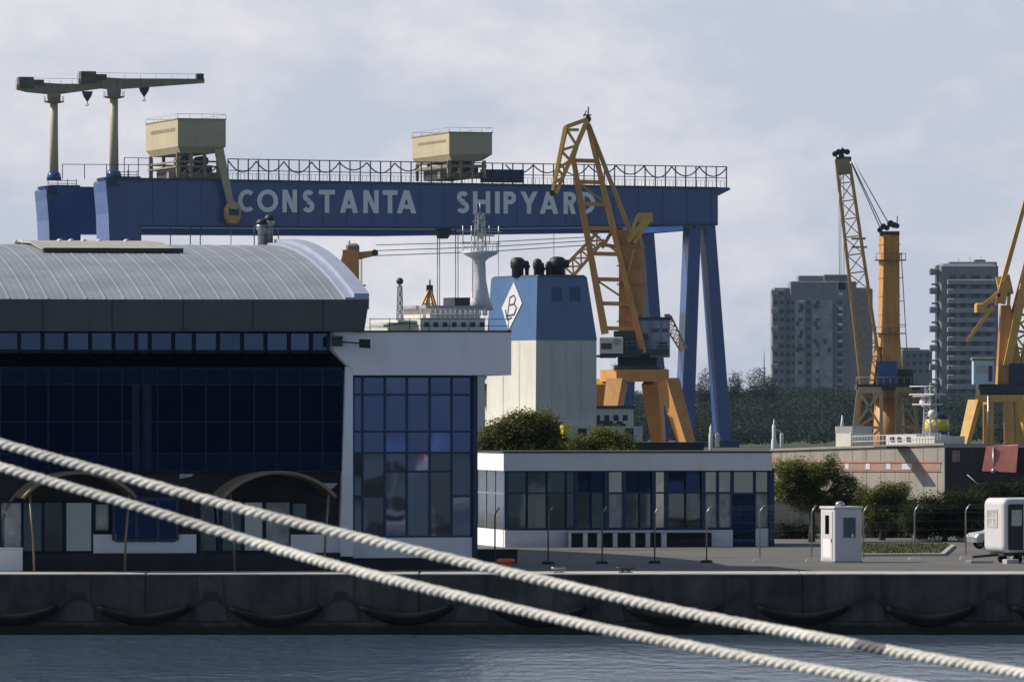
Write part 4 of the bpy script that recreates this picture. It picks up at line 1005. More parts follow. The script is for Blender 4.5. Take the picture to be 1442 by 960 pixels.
# machinery house
a, b = K(897, 503), K(943, 450)
hs = MB().cbox(a.x, b.x, -2.4, 3.5, a.z, b.z, .15).build('machine_house', mat('house_grey_blue', (.25, .28, .36), .55, var=.2, scale=.5, streak=.5), t)
MB().cbox(a.x-.3, b.x+.3, -2.6, 3.8, b.z, b.z+.35, .1).build('house_roof', M['gblue_dark'], hs)
q = K(904, 494); MB().box(q.x, q.x+.9, -2.46, -2.41, q.z, q.z+2.6).build('house_door', M['towerdark'], hs)
for px, py, w_, h_ in ((917, 468, 1.2, .6), (932, 468, .9, .6), (924, 490, 1.6, .9)): q = K(px, py); MB().box(q.x, q.x+w_, -2.46, -2.41, q.z, q.z+h_).build('louvre', M['louvre'], hs)
mb = MB()
for px in (914, 930): q = K(px, 502); mb.box(q.x, q.x+.07, -2.46, -2.41, q.z, q.z+5.2)
mb.build('panel_seam', M['gblue_dark'], hs)
mb = MB().box(c.x-5, c.x+4.6, -3.3, 3.5, zr, zr+.9); mb.box(c.x-3.6, c.x-.3, -2.9, 2.6, zr+.9, zr+3.6).box(c.x-5, c.x-3.4, -2.5, 0, zr+.9, zr+2.1)
mb.build('slewing_deck', M['darksteel'], t)
qa, qb = K(843, 498), K(877, 475); oc = MB().cbox(qa.x, qb.x, -4.2, -1.6, qa.z, qb.z, .1).build('operator_cab', M['shipwhite'], t)
q = K(868, 481); MB().loft([[(q.x+.55*math.cos(2*math.pi*k/14), v, q.z+.55*math.sin(2*math.pi*k/14)) for k in range(14)] for v in (-4.28, -4.21)]).build('round_fan', M['steel'], oc)
q = K(846, 492); MB().box(q.x, q.x+1.6, -4.26, -4.21, q.z, q.z+.9).build('cab_window', M['towerdark'], oc)
mb = MB().box(qa.x-.3, K(900, 0).x, -4.0, 1.5, K(0, 503).z, K(0, 500).z).bar((qa.x+.3, -3.5, K(0, 503).z), (qa.x+1.5, -3, zr), .3).bar((qa.x+.3, 1, K(0, 503).z), (qa.x+1.5, 1, zr), .3)
mb.box(qa.x+.2, qa.x+2.6, -3, 1, zr+.95, K(0, 504).z).build('cab_platform', M['darksteel'], t)
mb = MB()
for k in range(7): u = c.x-4.9+k*1.58; mb.tube([(u, -3.3, zr+.9), (u, -3.3, zr+2)], .05, 4)
mb.tube([(c.x-4.9, -3.3, zr+2), (c.x+4.6, -3.3, zr+2)], .05, 4).tube([(c.x-4.9, -3.3, zr+1.45), (c.x+4.6, -3.3, zr+1.45)], .04, 4)
mb.build('deck_rail', M['steel'], t)
# tower column, cross head
a, b = K(889, 500), K(888, 345)
mb = MB()
w0, w1 = 1.9, 1.75
mb.loft([[(a.x-w0, -1.7, zr+.9), (a.x+w0, -1.7, zr+.9), (a.x+w0, 1.7, zr+.9), (a.x-w0, 1.7, zr+.9)], [(b.x-w1, -1.5, b.z), (b.x+w1, -1.5, b.z), (b.x+w1, 1.5, b.z), (b.x-w1, 1.5, b.z)]])
for zz in (.4, 3.2, 6.0, 8.8, 11.6, 14.4): mb.box(b.x-2.1, b.x+2.1, -1.9, 1.9, b.z-zz, b.z-zz+.14)
tw = mb.build('tower', o_, t)
mb = MB()
for k in range(26): z = b.z-14+k*.55; mb.bar((b.x+2.1, -.3, z), (b.x+2.1, .3, z), .07)
mb.bar((b.x+2.1, -.3, b.z-14), (b.x+2.1, -.3, b.z), .08).bar((b.x+2.1, .3, b.z-14), (b.x+2.1, .3, b.z), .08).build('ladder', M['steel'], tw)
mb = MB()                                           # rocker lever with counterweight
for d in (-1.6, 1.6): mb.bar(K(884, 340, d), K(914, 303, d), 1.0, .8, .8, .6)
mb.bar(K(866, 335, 0), K(900, 338, 0), 1.1, 2.6)
ra, rb = K(918, 309), K(893, 300)
mb.cbox(K(897, 300).x, K(919, 300).x, -1.9, 1.9, K(900, 312).z, K(900, 300).z, .2)
mb.bar(K(897, 306, -1.8), K(888, 330, -1.8), .5).bar(K(917, 306, -1.8), K(893, 343, -1.8), .55)
mb.build('rocker_lever', y_, t)
mb = MB(); mb.bar(K(893, 350, -1.9), K(882, 395, -1.9), .35).bar(K(893, 350, 1.9), K(882, 395, 1.9), .35).build('lever_rod', y_, t)
# main jib: two heavy side chords with rungs, twin planes
def jibpair(top_, bot_, w, w2, d0, d1):
    mb = MB()
    for s in (-1, 1): mb.bar(K(*bot_, s*d0), K(*top_, s*d1), w, w, w2, w2)
    return mb
lt, lb_, rt, rb_ = (807, 222), (852, 470), (827, 172), (907, 497)
mb = MB()
for s in (-1, 1):
    mb.bar(K(*lb_, s*2.7), K(*lt, s*1.2), 1.15, .95, .75, .7); mb.bar(K(*rb_, s*2.7), K(*rt, s*.8), 1.25, 1.0, .65, .6)
lerp = lambda a, b, q: (a[0]+(b[0]-a[0])*q, a[1]+(b[1]-a[1])*q)
def onl(y): q = (y-lt[1])/(lb_[1]-lt[1]); return lerp(lt, lb_, q), 1.2+1.5*q
def onr(y): q = (y-rt[1])/(rb_[1]-rt[1]); return lerp(rt, rb_, q), .8+1.9*q
ysr = [226, 256, 287, 321, 357, 393, 427, 462]
for i, y in enumerate(ysr):
    (a, da), (b, db) = onl(y), onr(y+1)
    for s in (-1, 1):
        mb.bar(K(*a, s*da), K(*b, s*db), .75, .6)
        if i < len(ysr)-1:
            (a2, d2), (b2, e2) = onl(ysr[i+1]), onr(ysr[i+1]+1)
            if i % 2: mb.bar(K(*a, s*da), K(*b2, s*e2), .3)
    mb.bar(K(*a, -da), K(*a, da), .5); mb.bar(K(*b, -db), K(*b, db), .5)
    if i < len(ysr)-1:
        a2, d2 = onl(ysr[i+1]); mb.bar(K(*a, -da), K(*a2, d2), .32)
        b2, e2 = onr(ysr[i+1]+1); mb.bar(K(*b, -db), K(*b2, e2), .32)
mb.build('main_jib', o_, t)
# goose-neck (fly jib)
mb = MB()
for s in (-1, 1):
    mb.bar(K(797, 179, s*1.1), K(778.5, 268, s*.5), .85, .6, .55, .45); mb.bar(K(827, 170, s*1.0), K(783, 272, s*.5), .9, .7, .6, .5)
    mb.bar(K(797, 179, s*1.1), K(827, 168, s*1.0), .6); mb.bar(K(799, 183, s*1.1), K(815, 183, s), .45)
    pts = [(797, 181), (812, 205), (790, 212), (803, 226), (785, 238), (794, 248), (781, 258)]
    for a, b in zip(pts[:-1], pts[1:]): mb.bar(K(*a, s*.9), K(*b, s*.8), .4)
    mb.bar(K(806, 226, s*1.2), K(812, 206, s), .55)
for p_, d in (((797, 179), 1.1), ((827, 170), 1), ((787, 230), .8), ((806, 220), .9)): mb.bar(K(*p_, -d), K(*p_, d), .45)
mb.build('goose_neck', y_, t)
mb = MB(); q = K(778, 272); sheaves(mb, q, 3, .75, .5); mb.build('nose_sheave', M['darksteel'], t)
mb = MB(); q = K(828, 168); sheaves(mb, q, 3, .8, .5); mb.tube([q, q+Vector((.1, 0, 1.9))], .12, 5).tube([q+Vector((-.7, 0, .4)), q+Vector((-.2, 0, 1.3))], .09, 5).box(q.x-.7, q.x+.5, -.6, .6, q.z+.5, q.z+.7)
mb.build('head_sheave', M['darksteel'], t)
# tie rods from head to rocker, luffing links
mb = MB()
for s in (-1, 1): mb.bar(K(829, 176, s*.7), K(888, 328, s*1.4), .62, .62)
mb.build('tie_rod', o_, t)
mb = MB()
for s in (-1, 1): mb.bar(K(843, 343, s*1.6), K(890, 352, s*1.4), .55); mb.bar(K(848, 349, s*1.6), K(862, 325, s*1.2), .45); mb.bar(K(862, 325, s*1.2), K(888, 348, s*1.2), .45)
mb.build('luffing_link', o_, t)
# rear access stair
MB().lattice(K(938, 448, 1), K(963, 493, 1), 1.5, .9, 1.6, 1.0, 7, .22, (0, 1, 0)).box(K(936, 0).x, K(944, 0).x, 0, 2.5, K(0, 446).z, K(0, 442).z).build('rear_stair', y_, t)

# ---- column crane type: lattice jib beside a heavy column
def ropes(mb, K_, pairs, r):
    for (a, b, d) in pairs: mb.tube([K_(*a, d), K_(*b, d)], r, 5)
    return mb
K2 = Site(1247, 1090)
t = empty('column_crane', K2.b, 0, 'yellow heavy column crane with a raised lattice jib, before the left apartment tower', 'crane')
c0, c1 = K2(1252, 560), K2(1253, 326)
def sq(w, z, a=R(14)): return [(c0.x+w*1.3*math.cos(a+math.pi/4+k*math.pi/2), w*1.3*math.sin(a+math.pi/4+k*math.pi/2), z) for k in range(4)]
col = MB().loft([sq(2.1, K2(0, 560).z), sq(1.5, K2(0, 470).z), sq(1.42, K2(0, 330).z)])
for y in (345, 367, 392, 418, 444, 470): col.loft([sq(1.56, K2(0, y).z), sq(1.56, K2(0, y).z+.16)])
cl = col.build('column', M['ochre'], t)
mb = MB()
for px, py, r in ((1239, 324, .7), (1244, 319, .8), (1249, 321, .7), (1254, 315, .9), (1259, 317, .8), (1263, 318, .7), (1242, 330, .6)): sheaves(mb, K2(px, py, random.uniform(-1, .5)), 1, r, .5); 
a, b = K2(1239, 331), K2(1266, 326); mb.box(a.x, b.x, -1.6, 1.6, a.z, b.z).tube([K2(1263, 318), K2(1264, 304)], .09, 5)
mb.build('head_sheaves', M['darksteel'], cl)
for y in (367, 470):
    z = K2(0, y).z; mb = MB().cbox(c0.x-2.3, c0.x+2.6, -2.6, 2.2, z, z+.14, .05)
    for k in range(6): q = Vector((c0.x-2.2+k*.94, -2.5, z)); mb.tube([q, q+Vector((0, 0, 1.1))], .05, 4)
    mb.tube([(c0.x-2.2, -2.5, z+1.1), (c0.x+2.5, -2.5, z+1.1)], .045, 4).build('service_platform', M['beigedark'], cl)
mb = MB()
for s in (-.5, .5): mb.bar(K2(1269, 356, s), K2(1280, 541, s), .14)
for k in range(60): q = k/59; mb.bar(K2(1269+11*q, 356+185*q, -.5), K2(1269+11*q, 356+185*q, .5), .08)
for y in (358, 391, 424, 457, 490, 520): mb.bar(K2(1264, y, 0), K2(1271+.05*(y-358), y, 0), .12)
mb.build('ladder', M['beigedark'], cl)
jb, jt = K2(1230, 560, -1.5), K2(1187.5, 232, -3)
mb = MB().lattice(jb, jt, 3.5, 2.1, 2.6, 2.0, 13, .42, (1, 0, 0), .15)
mb.bar(K2(1199, 336, -3.2), K2(1219, 336, -3.2), .35).bar(K2(1199, 348, -3.2), K2(1221, 348, -3.2), .3)
jib = mb.build('lattice_jib', mat('weathered_jib_paint', (.45, .28, .085), .6, var=.25, streak=.4), t)
MB().bar(K2(1188, 246, -3), K2(1185.5, 224, -3), 2.3, 2.1).build('jib_head', M['beigedark'], jib)
mb = MB()
for px, py in ((1176, 217), (1181, 214), (1187, 213), (1193, 214), (1185, 220)): sheaves(mb, K2(px, py, -3), 1, .75, .5)
mb.box(K2(1176, 0).x, K2(1197, 0).x, -4, -2, K2(0, 228).z, K2(0, 222).z).tube([K2(1186, 216, -3), K2(1186, 207, -3)], .1, 5)
mb.build('jib_sheaves', M['darksteel'], jib)
mb = ropes(MB(), K2, [((1199, 228), (1242, 318), -2), ((1201, 226), (1251, 314), -1), ((1200, 232), (1240, 322), -2.5)], .09); mb.build('luffing_rope', M['steel'], t)
mb = ropes(MB(), K2, [((1181, 224), (1182, 400), -3), ((1188, 240), (1188.5, 400), -3), ((1183.5, 224), (1184.5, 400), -3)], .055); mb.build('hoist_rope', M['steel'], t)
q = K2(1184.5, 408, -3); MB().cbox(q.x-.7, q.x+.7, q.y-.4, q.y+.4, q.z, q.z+1.3, .2).build('hook_block', M['darksteel'], t)
a, b = K2(1205, 549), K2(1294, 541); MB().box(a.x, b.x, -4, 4, a.z, b.z).build('slewing_deck', M['darksteel'], t)
a, b = K2(1234, 541), K2(1262, 509); MB().cbox(a.x, b.x, -3.4, 2, a.z, b.z, .15).build('machine_house', M['gblue'], t)
a, b = K2(1262, 541), K2(1285, 520); MB().cbox(a.x, b.x, -2, 3, a.z, b.z, .15).build('winch_house', M['darksteel'], t)
a, b = K2(1225, 541), K2(1234, 500); MB().bar(K2(1229, 541, -2), K2(1236, 488, -1), .8).build('jib_foot', M['orange'], t)
mb = MB()
for k in range(10): q = K2(1206+k*9.6, 541, -4); mb.tube([q, q+Vector((0, 0, 1.1))], .06, 4)
mb.tube([K2(1206, 541, -4)+Vector((0, 0, 1.1)), K2(1293, 541, -4)+Vector((0, 0, 1.1))], .05, 4).build('deck_rail', M['beigedark'], t)
def xframe(p0, p1, q0, q1, d, m_, name, r=.42):
    mb = MB(); A, B, C_, D = K2(*p0, d), K2(*p1, d), K2(*q0, d), K2(*q1, d)
    mb.bar(A, C_, r*1.3).bar(B, D, r*1.3).bar(A, B, r*2.2).bar(A.lerp(C_, .55), B.lerp(D, .55), r)
    mb.bar(A, B.lerp(D, .55), r*.8).bar(B, A.lerp(C_, .55), r*.8).bar(A.lerp(C_, .55), D, r*.8).bar(B.lerp(D, .55), C_, r*.8)
    return mb.build(name, m_, t)
xframe((1209, 549), (1241, 549), (1198, 645), (1241, 645), -4, M['beige'], 'portal_side_frame')
xframe((1262, 549), (1284, 549), (1264, 645), (1298, 645), -4, M['beigedark'], 'portal_side_frame')
xframe((1212, 549), (1288, 549), (1204, 645), (1294, 645), 4, M['orange'], 'portal_rear_frame')
a = K2(1252, 560); MB().lathe([(2.9, 0), (2.5, a.z*.5), (2.3, a.z)], (a.x, 0, 0), 14).build('pedestal', M['orange'], t)

# ---- second column crane, peeping over the terminal roof
K3 = Site(503, 1060)
t = empty('column_crane', K3.b, 0, 'orange column crane showing only its head beyond the right end of the barrel roof', 'crane')
a, b = K3(494, 650), K3(494, 350)
cl = MB().loft([[(a.x-w, -w, z), (a.x+w, -w, z), (a.x+w, w, z), (a.x-w, w, z)] for w, z in ((1.7, 0), (1.3, K3(0, 430).z), (1.25, K3(0, 352).z))]).build('column', M['orange'], t)
mb = MB(); a, b = K3(487, 356), K3(506, 343); mb.cbox(a.x, b.x, -1.2, 1.2, a.z, b.z, .35).tube([K3(492, 345), K3(492, 339)], .15, 5).build('column_head', M['beigedark'], cl)
MB().bar(K3(500, 361), K3(531, 356), 1.1, 1.2, .9, .8).build('cross_arm', M['orange'], t)
mb = MB(); sheaves(mb, K3(528, 356), 3, .85, .55); mb.build('arm_sheave', M['darksteel'], t)
MB().bar(K3(488, 358), K3(479, 382), .9).bar(K3(486, 352), K3(479, 382), .5).build('side_strut', M['beigedark'], t)
mb = MB()
for k in range(22): z = K3(0, 430).z+(K3(0, 365).z-K3(0, 430).z)*k/21; mb.bar((K3(508, 0).x-.15, -.3, z), (K3(508, 0).x+.35, -.3, z), .08)
mb.bar((K3(508, 0).x+.1, -.3, K3(0, 432).z), (K3(508, 0).x+.1, -.3, K3(0, 364).z), .1).box(K3(504, 0).x, K3(515, 0).x, -1, 1, K3(0, 403).z, K3(0, 401).z).build('ladder', M['beigedark'], cl)
tip = (846, 333)
MB().lattice(K3(600, 600, 22), K3(*tip, 22), 4.0, 1.6, 3.2, 1.6, 22, .5, (.7, 0, .7), .26).build('lattice_jib', M['yellow'], t)
mb = MB()
for y0, y1 in ((344, 333), (352, 338), (359, 344)): mb.tube([K3(529, y0+1), K3(690, (y0*1.15+y1*.85)/2+1.5, 11), K3(tip[0], y1, 22)], .075, 5)
mb.build('luffing_rope', M['steel'], t)
pa = K3(540, 640, 5)
MB().box(-14, 22, -6, 26, 11.2, 12.2).build('slewing_deck', M['darksteel'], t)
mb = MB()
for x in (-13, 20):
    for y in (-5, 24): mb.bar((x, y, 11.3), (x*1.15, y, .1), 1.5)
mb.build('portal_leg', M['orange'], t)

# ---- small far crane head: pyramid A-frame
K4 = Site(601, 1125)
t = empty('aframe_crane', K4.b, 0, 'small orange A-frame crane top above the white ship deck', 'crane')
top_ = K4(605.5, 404)
mb = MB()
for px, d in ((589, -2), (616, -2), (612, 2), (597, 2)): mb.bar(top_, K4(px, 440, d), .3); 
for y, w in ((418, .5), (428, .75)): mb.bar(K4(605.5-14*w, y, -1.5*w), K4(605.5+9*w, y, -1.5*w), .2)
mb.bar(K4(589, 440, -2), K4(616, 440, -2), .35).bar(K4(597, 440, 2), K4(612, 440, 2), .3).bar(K4(604, 410), K4(603, 440, -1), .4)
mb.build('a_frame', M['orange'], t)
mb = MB(); sheaves(mb, top_, 2, .6, .5); mb.tube([top_, top_+Vector((0, 0, 1.2))], .15, 5).box(top_.x-.6, top_.x+.5, -.4, .4, top_.z-.9, top_.z+.3).build('head_sheave', M['darksteel'], t)
a, b = K4(586, 456), K4(619, 441); MB().cbox(a.x, b.x, -3, 3, a.z, b.z, .2).build('machine_house', M['darksteel'], t)
MB().loft([[(-w, -w, z), (w, -w, z), (w, w, z), (-w, w, z)] for w, z in ((2.8, 0), (1.6, a.z))]).build('tower', M['orange'], t)

# ---- right-edge yellow crane
K5 = Site(1405, 1040)
t = empty('portal_crane', K5.b, 0, 'yellow portal crane with a pale blue cab, cut by the right edge of the photo', 'crane')
zb = K5(0, 556).z; zt_ = K5(0, 566).z
tp = [K5(1373, 560, -4), K5(1440, 560, -4), K5(1446, 560, 5), K5(1392, 560, 5)]
fpx = [(1353, -8), (1458, -8), (1462, 9), (1390, 9)]
MB().loft([[Vector((p.x, p.y, zt_)) for p in tp], [Vector((p.x, p.y, zb)) for p in tp]]).build('portal_deck', M['yellow'], t)
fp = []
for (px, d), p in zip(fpx, tp):
    f = K5(px, 650, d); f.z = .8; fp.append(f); MB().bar(Vector((p.x, p.y*.92, zt_)), f, 1.7, 1.5, 1.2, 1.1).build('portal_leg', M['yellow'], t)
for px in (1394, 1420, 1436): f = K5(px+2, 650, -3); f.z = .2; MB().bar(K5(px, 566, -3), f, .9 if px < 1400 else 1.5).build('inner_strut', M['yellow'], t)
bogies(t, fp, M['darksteel'])
a, b = K5(1376, 556), K5(1448, 541); MB().cbox(a.x, b.x, -3.5, 3.5, a.z, b.z, .2).build('slewing_deck', M['darksteel'], t)
a, b = K5(1367, 541), K5(1397, 507)
cb = MB().cbox(a.x, b.x, -5, -2.2, a.z, b.z, .12).build('operator_cab', mat('pale_blue_cab', (.42, .58, .68), .5, var=.08), t)
MB().cbox(a.x-.2, b.x+.2, -5.2, -2, b.z, b.z+.35, .1).build('cab_roof', M['beigedark'], cb)
MB().box(a.x+.5, a.x+2.2, -5.06, -5.01, a.z+1.7, a.z+2.8).build('cab_window', M['g_light'], cb)
MB().box(a.x+2.35, a.x+2.95, -5.06, -5.01, a.z+.4, a.z+2.8).build('cab_window', M['towerdark'], cb)
a, b = K5(1403, 541), K5(1442, 470); MB().loft([[(a.x, -2.5, a.z), (b.x, -2.5, a.z), (b.x, 2.5, a.z), (a.x, 2.5, a.z)], [(K5(1409, 0).x, -1.8, K5(0, 430).z), (K5(1422, 0).x, -1.8, K5(0, 430).z), (K5(1422, 0).x, 1.8, K5(0, 430).z), (K5(1409, 0).x, 1.8, K5(0, 430).z)]]).build('tower', M['orange'], t)
MB().cbox(K5(1419, 0).x, K5(1450, 0).x, -2.9, -2.52, K5(0, 541).z, K5(0, 512).z, .1).build('machine_house', M['gblue_dark'], t)
mb = MB(); mb.bar(K5(1411, 428, -2), K5(1417, 396, -2), 1.0).bar(K5(1411, 428, 2), K5(1417, 396, 2), 1.0).bar(K5(1405, 404, 0), K5(1424, 400, 0), 1.6, 3)
for a, b in (((1403, 430), (1412, 396)), ((1420, 432), (1422, 398)), ((1404, 416), (1421, 414))): mb.bar(K5(*a, -2.2), K5(*b, -2.2), .5)
mb.build('tower_head', M['yellow'], t)
mb = MB()
for s in (-1, 1): mb.bar(K5(1421, 400, s*1.3), K5(1381, 434, s*1.3), .9, .7); mb.bar(K5(1398, 432, s*1.2), K5(1361, 481, s*.7), .7, .6, .45, .4); mb.bar(K5(1380, 436, s*1.3), K5(1397, 438, s*1.2), .5)
mb.cbox(K5(1373, 0).x, K5(1387, 0).x, -1.8, 1.8, K5(0, 440).z, K5(0, 427).z, .2)
mb.build('rocker_lever', M['yellow'], t)
mb = MB()
for s in (-1, 1): mb.bar(K5(1410, 405, s*1.2), K5(1470, 190, s*.7), .75, .7, .5, .5)
mb.build('tie_rod', M['yellow'], t)
MB().lattice(K5(1424, 512, 0), K5(1500, 190, 0), 3.2, 1.6, 3.6, 1.4, 14, .6, (1, 0, .3), .3).bar(K5(1418, 515, -2.2), K5(1442, 400, -2), 1.2).build('main_jib', M['yellow'], t)
mb = ropes(MB(), K5, [((1392, 556), (1392, 640), -5)], .2); mb.build('access_ladder', M['steel'], t)

# ================================================================== SHIPS
# ---- ship with the blue and white funnel
Sx = Frame(755, 800, 0, 26)
def lbl_ship(): return 'white ship with a blue funnel bearing a white diamond, moored behind the terminal'
sp = thing('funnel_ship', Sx, lbl_ship(), 'ship')
zd = Sx.Z(622)
hull = [(-70, -6), (-62, -16), (14, -16), (17, 0), (17, 16), (14, 19), (-62, 19), (-70, 14)]
MB().loft([[(x*.96, y*.9+.7, -2) for x, y in hull], [(x, y, zd) for x, y in hull]]).build('hull', M['blackhull'], sp)
L2 = Sx.v_for(0, 686)                               # depth of the funnel
# casing
zc0, zc1 = zd-.1, Sx.Z(478.5)
uB_ = Sx.U(840)
MB().loft([[(-.1, -.0, zc0), (uB_, 0, zc0), (uB_, L2, zc0), (-.1, L2, zc0)], [(0, 0, zc1), (uB_, 0, zc1), (uB_, L2, zc1), (0, L2, zc1)]]).build('funnel_casing', M['shipwhite'], sp)
mb = MB()
for k in range(1, 4): u = uB_*k/4; mb.box(u-.02, u+.02, -.03, -.002, Sx.Z(583), zc1-.1)
for v in (L2*.33, L2*.66): mb.box(-.13, -.1, v-.03, v+.03, Sx.Z(583), zc1-.1)
mb.build('casing_seam', mat('casing_seam_paint', (.47, .46, .41), .6), sp)
# tapered blue funnel
zf1 = Sx.Z(390); uT0, uT1 = Sx.U(758), Sx.U(828)
lean = .6
fu = MB().loft([[(-.04, -.05, zc1), (uB_+.04, -.05, zc1), (uB_+.04, L2+.05, zc1), (-.04, L2+.05, zc1)], [(uT0, .25, zf1), (uT1, .25, zf1), (uT1, L2-.5, zf1), (uT0, L2-.5, zf1)]]).build('funnel', M['fun_blue'], sp)
MB().loft([[(uT0+.0, .2, zf1), (uT1, .2, zf1), (uT1, L2-.45, zf1), (uT0, L2-.45, zf1)], [(uT0+.3, .5, zf1+.3), (uT1-.3, .5, zf1+.3), (uT1-.3, L2-.8, zf1+.3), (uT0+.3, L2-.8, zf1+.3)]]).build('funnel_cap', M['gblue_dark'], fu)
for x0, x1 in ((778, 792), (803, 818)):
    a, b = Sx.pt(x0, 424, -.01), Sx.pt(x1, 404, -.01); 
    zz0, zz1 = a.z, b.z; yy = lambda z: -.05+.3*(z-zc1)/(zf1-zc1)-.03
    MB().loft([[(a.x, yy(zz0), zz0), (b.x, yy(zz0), zz0), (b.x, yy(zz0)+.05, zz0), (a.x, yy(zz0)+.05, zz0)], [(a.x, yy(zz1), zz1), (b.x, yy(zz1), zz1), (b.x, yy(zz1)+.05, zz1), (a.x, yy(zz1)+.05, zz1)]]).build('louvre', M['louvre'], fu)
# emblem on the left face: white diamond with a letter-like B, plate following the slope of the funnel side
def side_pt(px, py, off):
    # sight line on the (slightly sloping) left face u = uT0*(z-zc1)/(zf1-zc1)
    lo, hi = 0.0, L2
    for _ in range(50):
        m_ = (lo+hi)/2; q = Sx.pt(px, py, m_)
        uf = -.04+(uT0+.04)*(q.z-zc1)/(zf1-zc1)-off
        # q.x grows with v along the sight line
        if q.x < uf: lo = m_
        else: hi = m_
    return Vector((uf, lo, q.z))
def plate(pts, off, th=.05):
    a = [side_pt(x, y, off) for x, y in pts]; b = [p+Vector((th, 0, 0)) for p in a]
    return [a, b]
dm = MB().loft(plate([(723.4, 397), (735, 427), (716, 465), (706.5, 433.5)], .09)).build('emblem_diamond', M['whitepaint'], fu)
mb = MB()
em = [((714, 450), (717.8, 419)), ((717.8, 419), (723.5, 415.5)), ((723.5, 415.5), (726, 421)), ((726, 421), (723.6, 428)), ((723.6, 428), (716.9, 429.5)), ((723.6, 428), (727, 433)), ((727, 433), (724, 442.5)), ((724, 442.5), (714.8, 444.5)), ((711.5, 436), (714, 450)), ((714, 450), (720, 447))]
for i, (a, b) in enumerate(em):
    p, q = side_pt(*a, .12+.004*i), side_pt(*b, .12+.004*i); mb.bar(p, q, .05, .14)
mb.build('emblem_letter', M['gblue_dark'], dm)
# exhaust pipes with bent tops
def exhaust(px, py0, r, bend):
    q = Sx.pt(px, 388, L2*.45); z1 = Sx.Z(py0, L2*.45, px)
    h = z1-zf1
    mb = MB().lathe([(r*.82, .1), (r*.82, h*.42), (r*1.0, h*.5), (r*1.04, h*.74), (r*.92, h*.88), (r*.6, h*.97), (.05, h)], (q.x, q.y, zf1), 16)
    mb.tube([(q.x+r*.3, q.y-r*.4, zf1+h*.68), (q.x+r*1.15, q.y-r*.7, zf1+h*.66)], r*.5, 10)
    return mb.build('exhaust_pipe', M['black'], fu)
exhaust(729, 362, .85, .9); exhaust(742, 367, .28, .2); exhaust(757, 364, .55, .5); exhaust(772, 368, .35, .2); exhaust(785, 361, 1.0, .9); exhaust(764, 372, .25, .2)
# deckhouse under and beside the funnel
a = Sx.Z(585); MB().box(-9, uB_+5.5, -1.2, L2+2, zd, Sx.Z(600)).build('engine_deckhouse', M['shipwhite'], sp)
for k in range(7):
    u = -7.5+k*3.1; MB().box(u, u+1.1, -1.26, -1.21, zd+.6, Sx.Z(603)).build('deckhouse_opening', M['black'], sp)
a, b = Sx.pt(793, 616, -2.4), Sx.pt(806, 598, -2.4); MB().cbox(a.x, b.x, -2.4, -1.3, a.z, b.z, .05).build('yellow_locker', M['brightyellow'], sp)
for px, py in ((850, 592), (868, 596), (884, 604)):
    q = Sx.pt(px, py, 3); MB().cbox(q.x-1.2, q.x+.8, 2, 5, zd, q.z, .1).build('deck_machinery', M['darksteel'], sp)
# wheelhouse and bridge deck seen over the white slab
def shipbox(x0, x1, y0, y1, v0, v1, name, m_, par=sp):
    a, b = Sx.pt(x0, y1, v0), Sx.pt(x1, y0, v0); return MB().box(a.x, b.x, v0, v1, a.z, b.z).build(name, m_, par)
shipbox(592, 683, 448, 620, -14, -4, 'accommodation', M['shipwhite'])
wh = shipbox(605, 676, 434, 448, -12, -5, 'wheelhouse', M['shipwhite'])
shipbox(600, 680, 430.5, 434, -12.5, -4.5, 'wheelhouse_roof', mat('grey_roof_paint', (.3, .29, .36), .6), wh)
for k in range(9):
    x = 608+k*9; shipbox(x, x+6.5, 437, 444, -12.08, -12.02, 'wheelhouse_window', M['g_light'], wh)
for k in range(7):
    x = 598+k*13; shipbox(x, x+6, 454, 460, -14.1, -14.04, 'porthole', M['black'])
for x0, x1, y in ((540, 600, 457), (560, 592, 451)): shipbox(x0, x1, y, y+3, -13, -5, 'bridge_wing', M['shipwhite'])
shipbox(668, 682, 418, 432, -6, -4.6, 'mast_house', M['cab'])
shipbox(640, 662, 419, 430.5, -9, -6, 'deck_locker', M['darksteel'])
mb = MB()
for k in range(14):
    q = Sx.pt(592+k*7, 448, -13.9); mb.tube([q, q+Vector((0, 0, 1.05))], .04, 4)
for h in (.5, 1.0): mb.tube([Sx.pt(592, 448, -13.9)+Vector((0, 0, h)), Sx.pt(683, 448, -13.9)+Vector((0, 0, h))], .035, 4)
mb.build('bridge_rail', M['whitepaint'], sp)
for px in (655,): q = Sx.pt(px, 431, -8); MB().ball((q.x, q.y, q.z+.5), .55, 8).lathe([(.12, 0), (.12, .5)], q, 8).build('radome', M['whitepaint'], wh)
# radar mast: flared column, platform, lattice top
MV = -6.0
mc = Sx.pt(676, 432, MV)
zz = lambda y: Sx.Z(y, MV, 676)
ms = MB().lathe([(1.6, zz(437)-mc.z), (1.1, zz(420)-mc.z), (.72, zz(395)-mc.z), (.62, zz(368)-mc.z), (1.0, zz(364)-mc.z), (2.1, zz(357)-mc.z), (2.15, zz(354)-mc.z), (.5, zz(353)-mc.z)], mc, 16).build('radar_mast', M['whitepaint'], sp)
mb = MB(); z0 = zz(354)
for k in range(10): an = k*math.pi/5; mb.tube([(mc.x+2.1*math.cos(an), MV+2.1*math.sin(an), z0), (mc.x+2.1*math.cos(an), MV+2.1*math.sin(an), z0+1.1)], .045, 4)
for h in (.55, 1.1): mb.tube([(mc.x+2.1*math.cos(k*math.pi/10), MV+2.1*math.sin(k*math.pi/10), z0+h) for k in range(21)], .04, 4, False)
mb.build('platform_rail', M['whitepaint'], ms)
mb = MB().lattice((mc.x, MV, z0), (mc.x, MV, zz(300)), 1.1, .7, 1.1, .7, 5, .12, (1, 0, 0), .07)
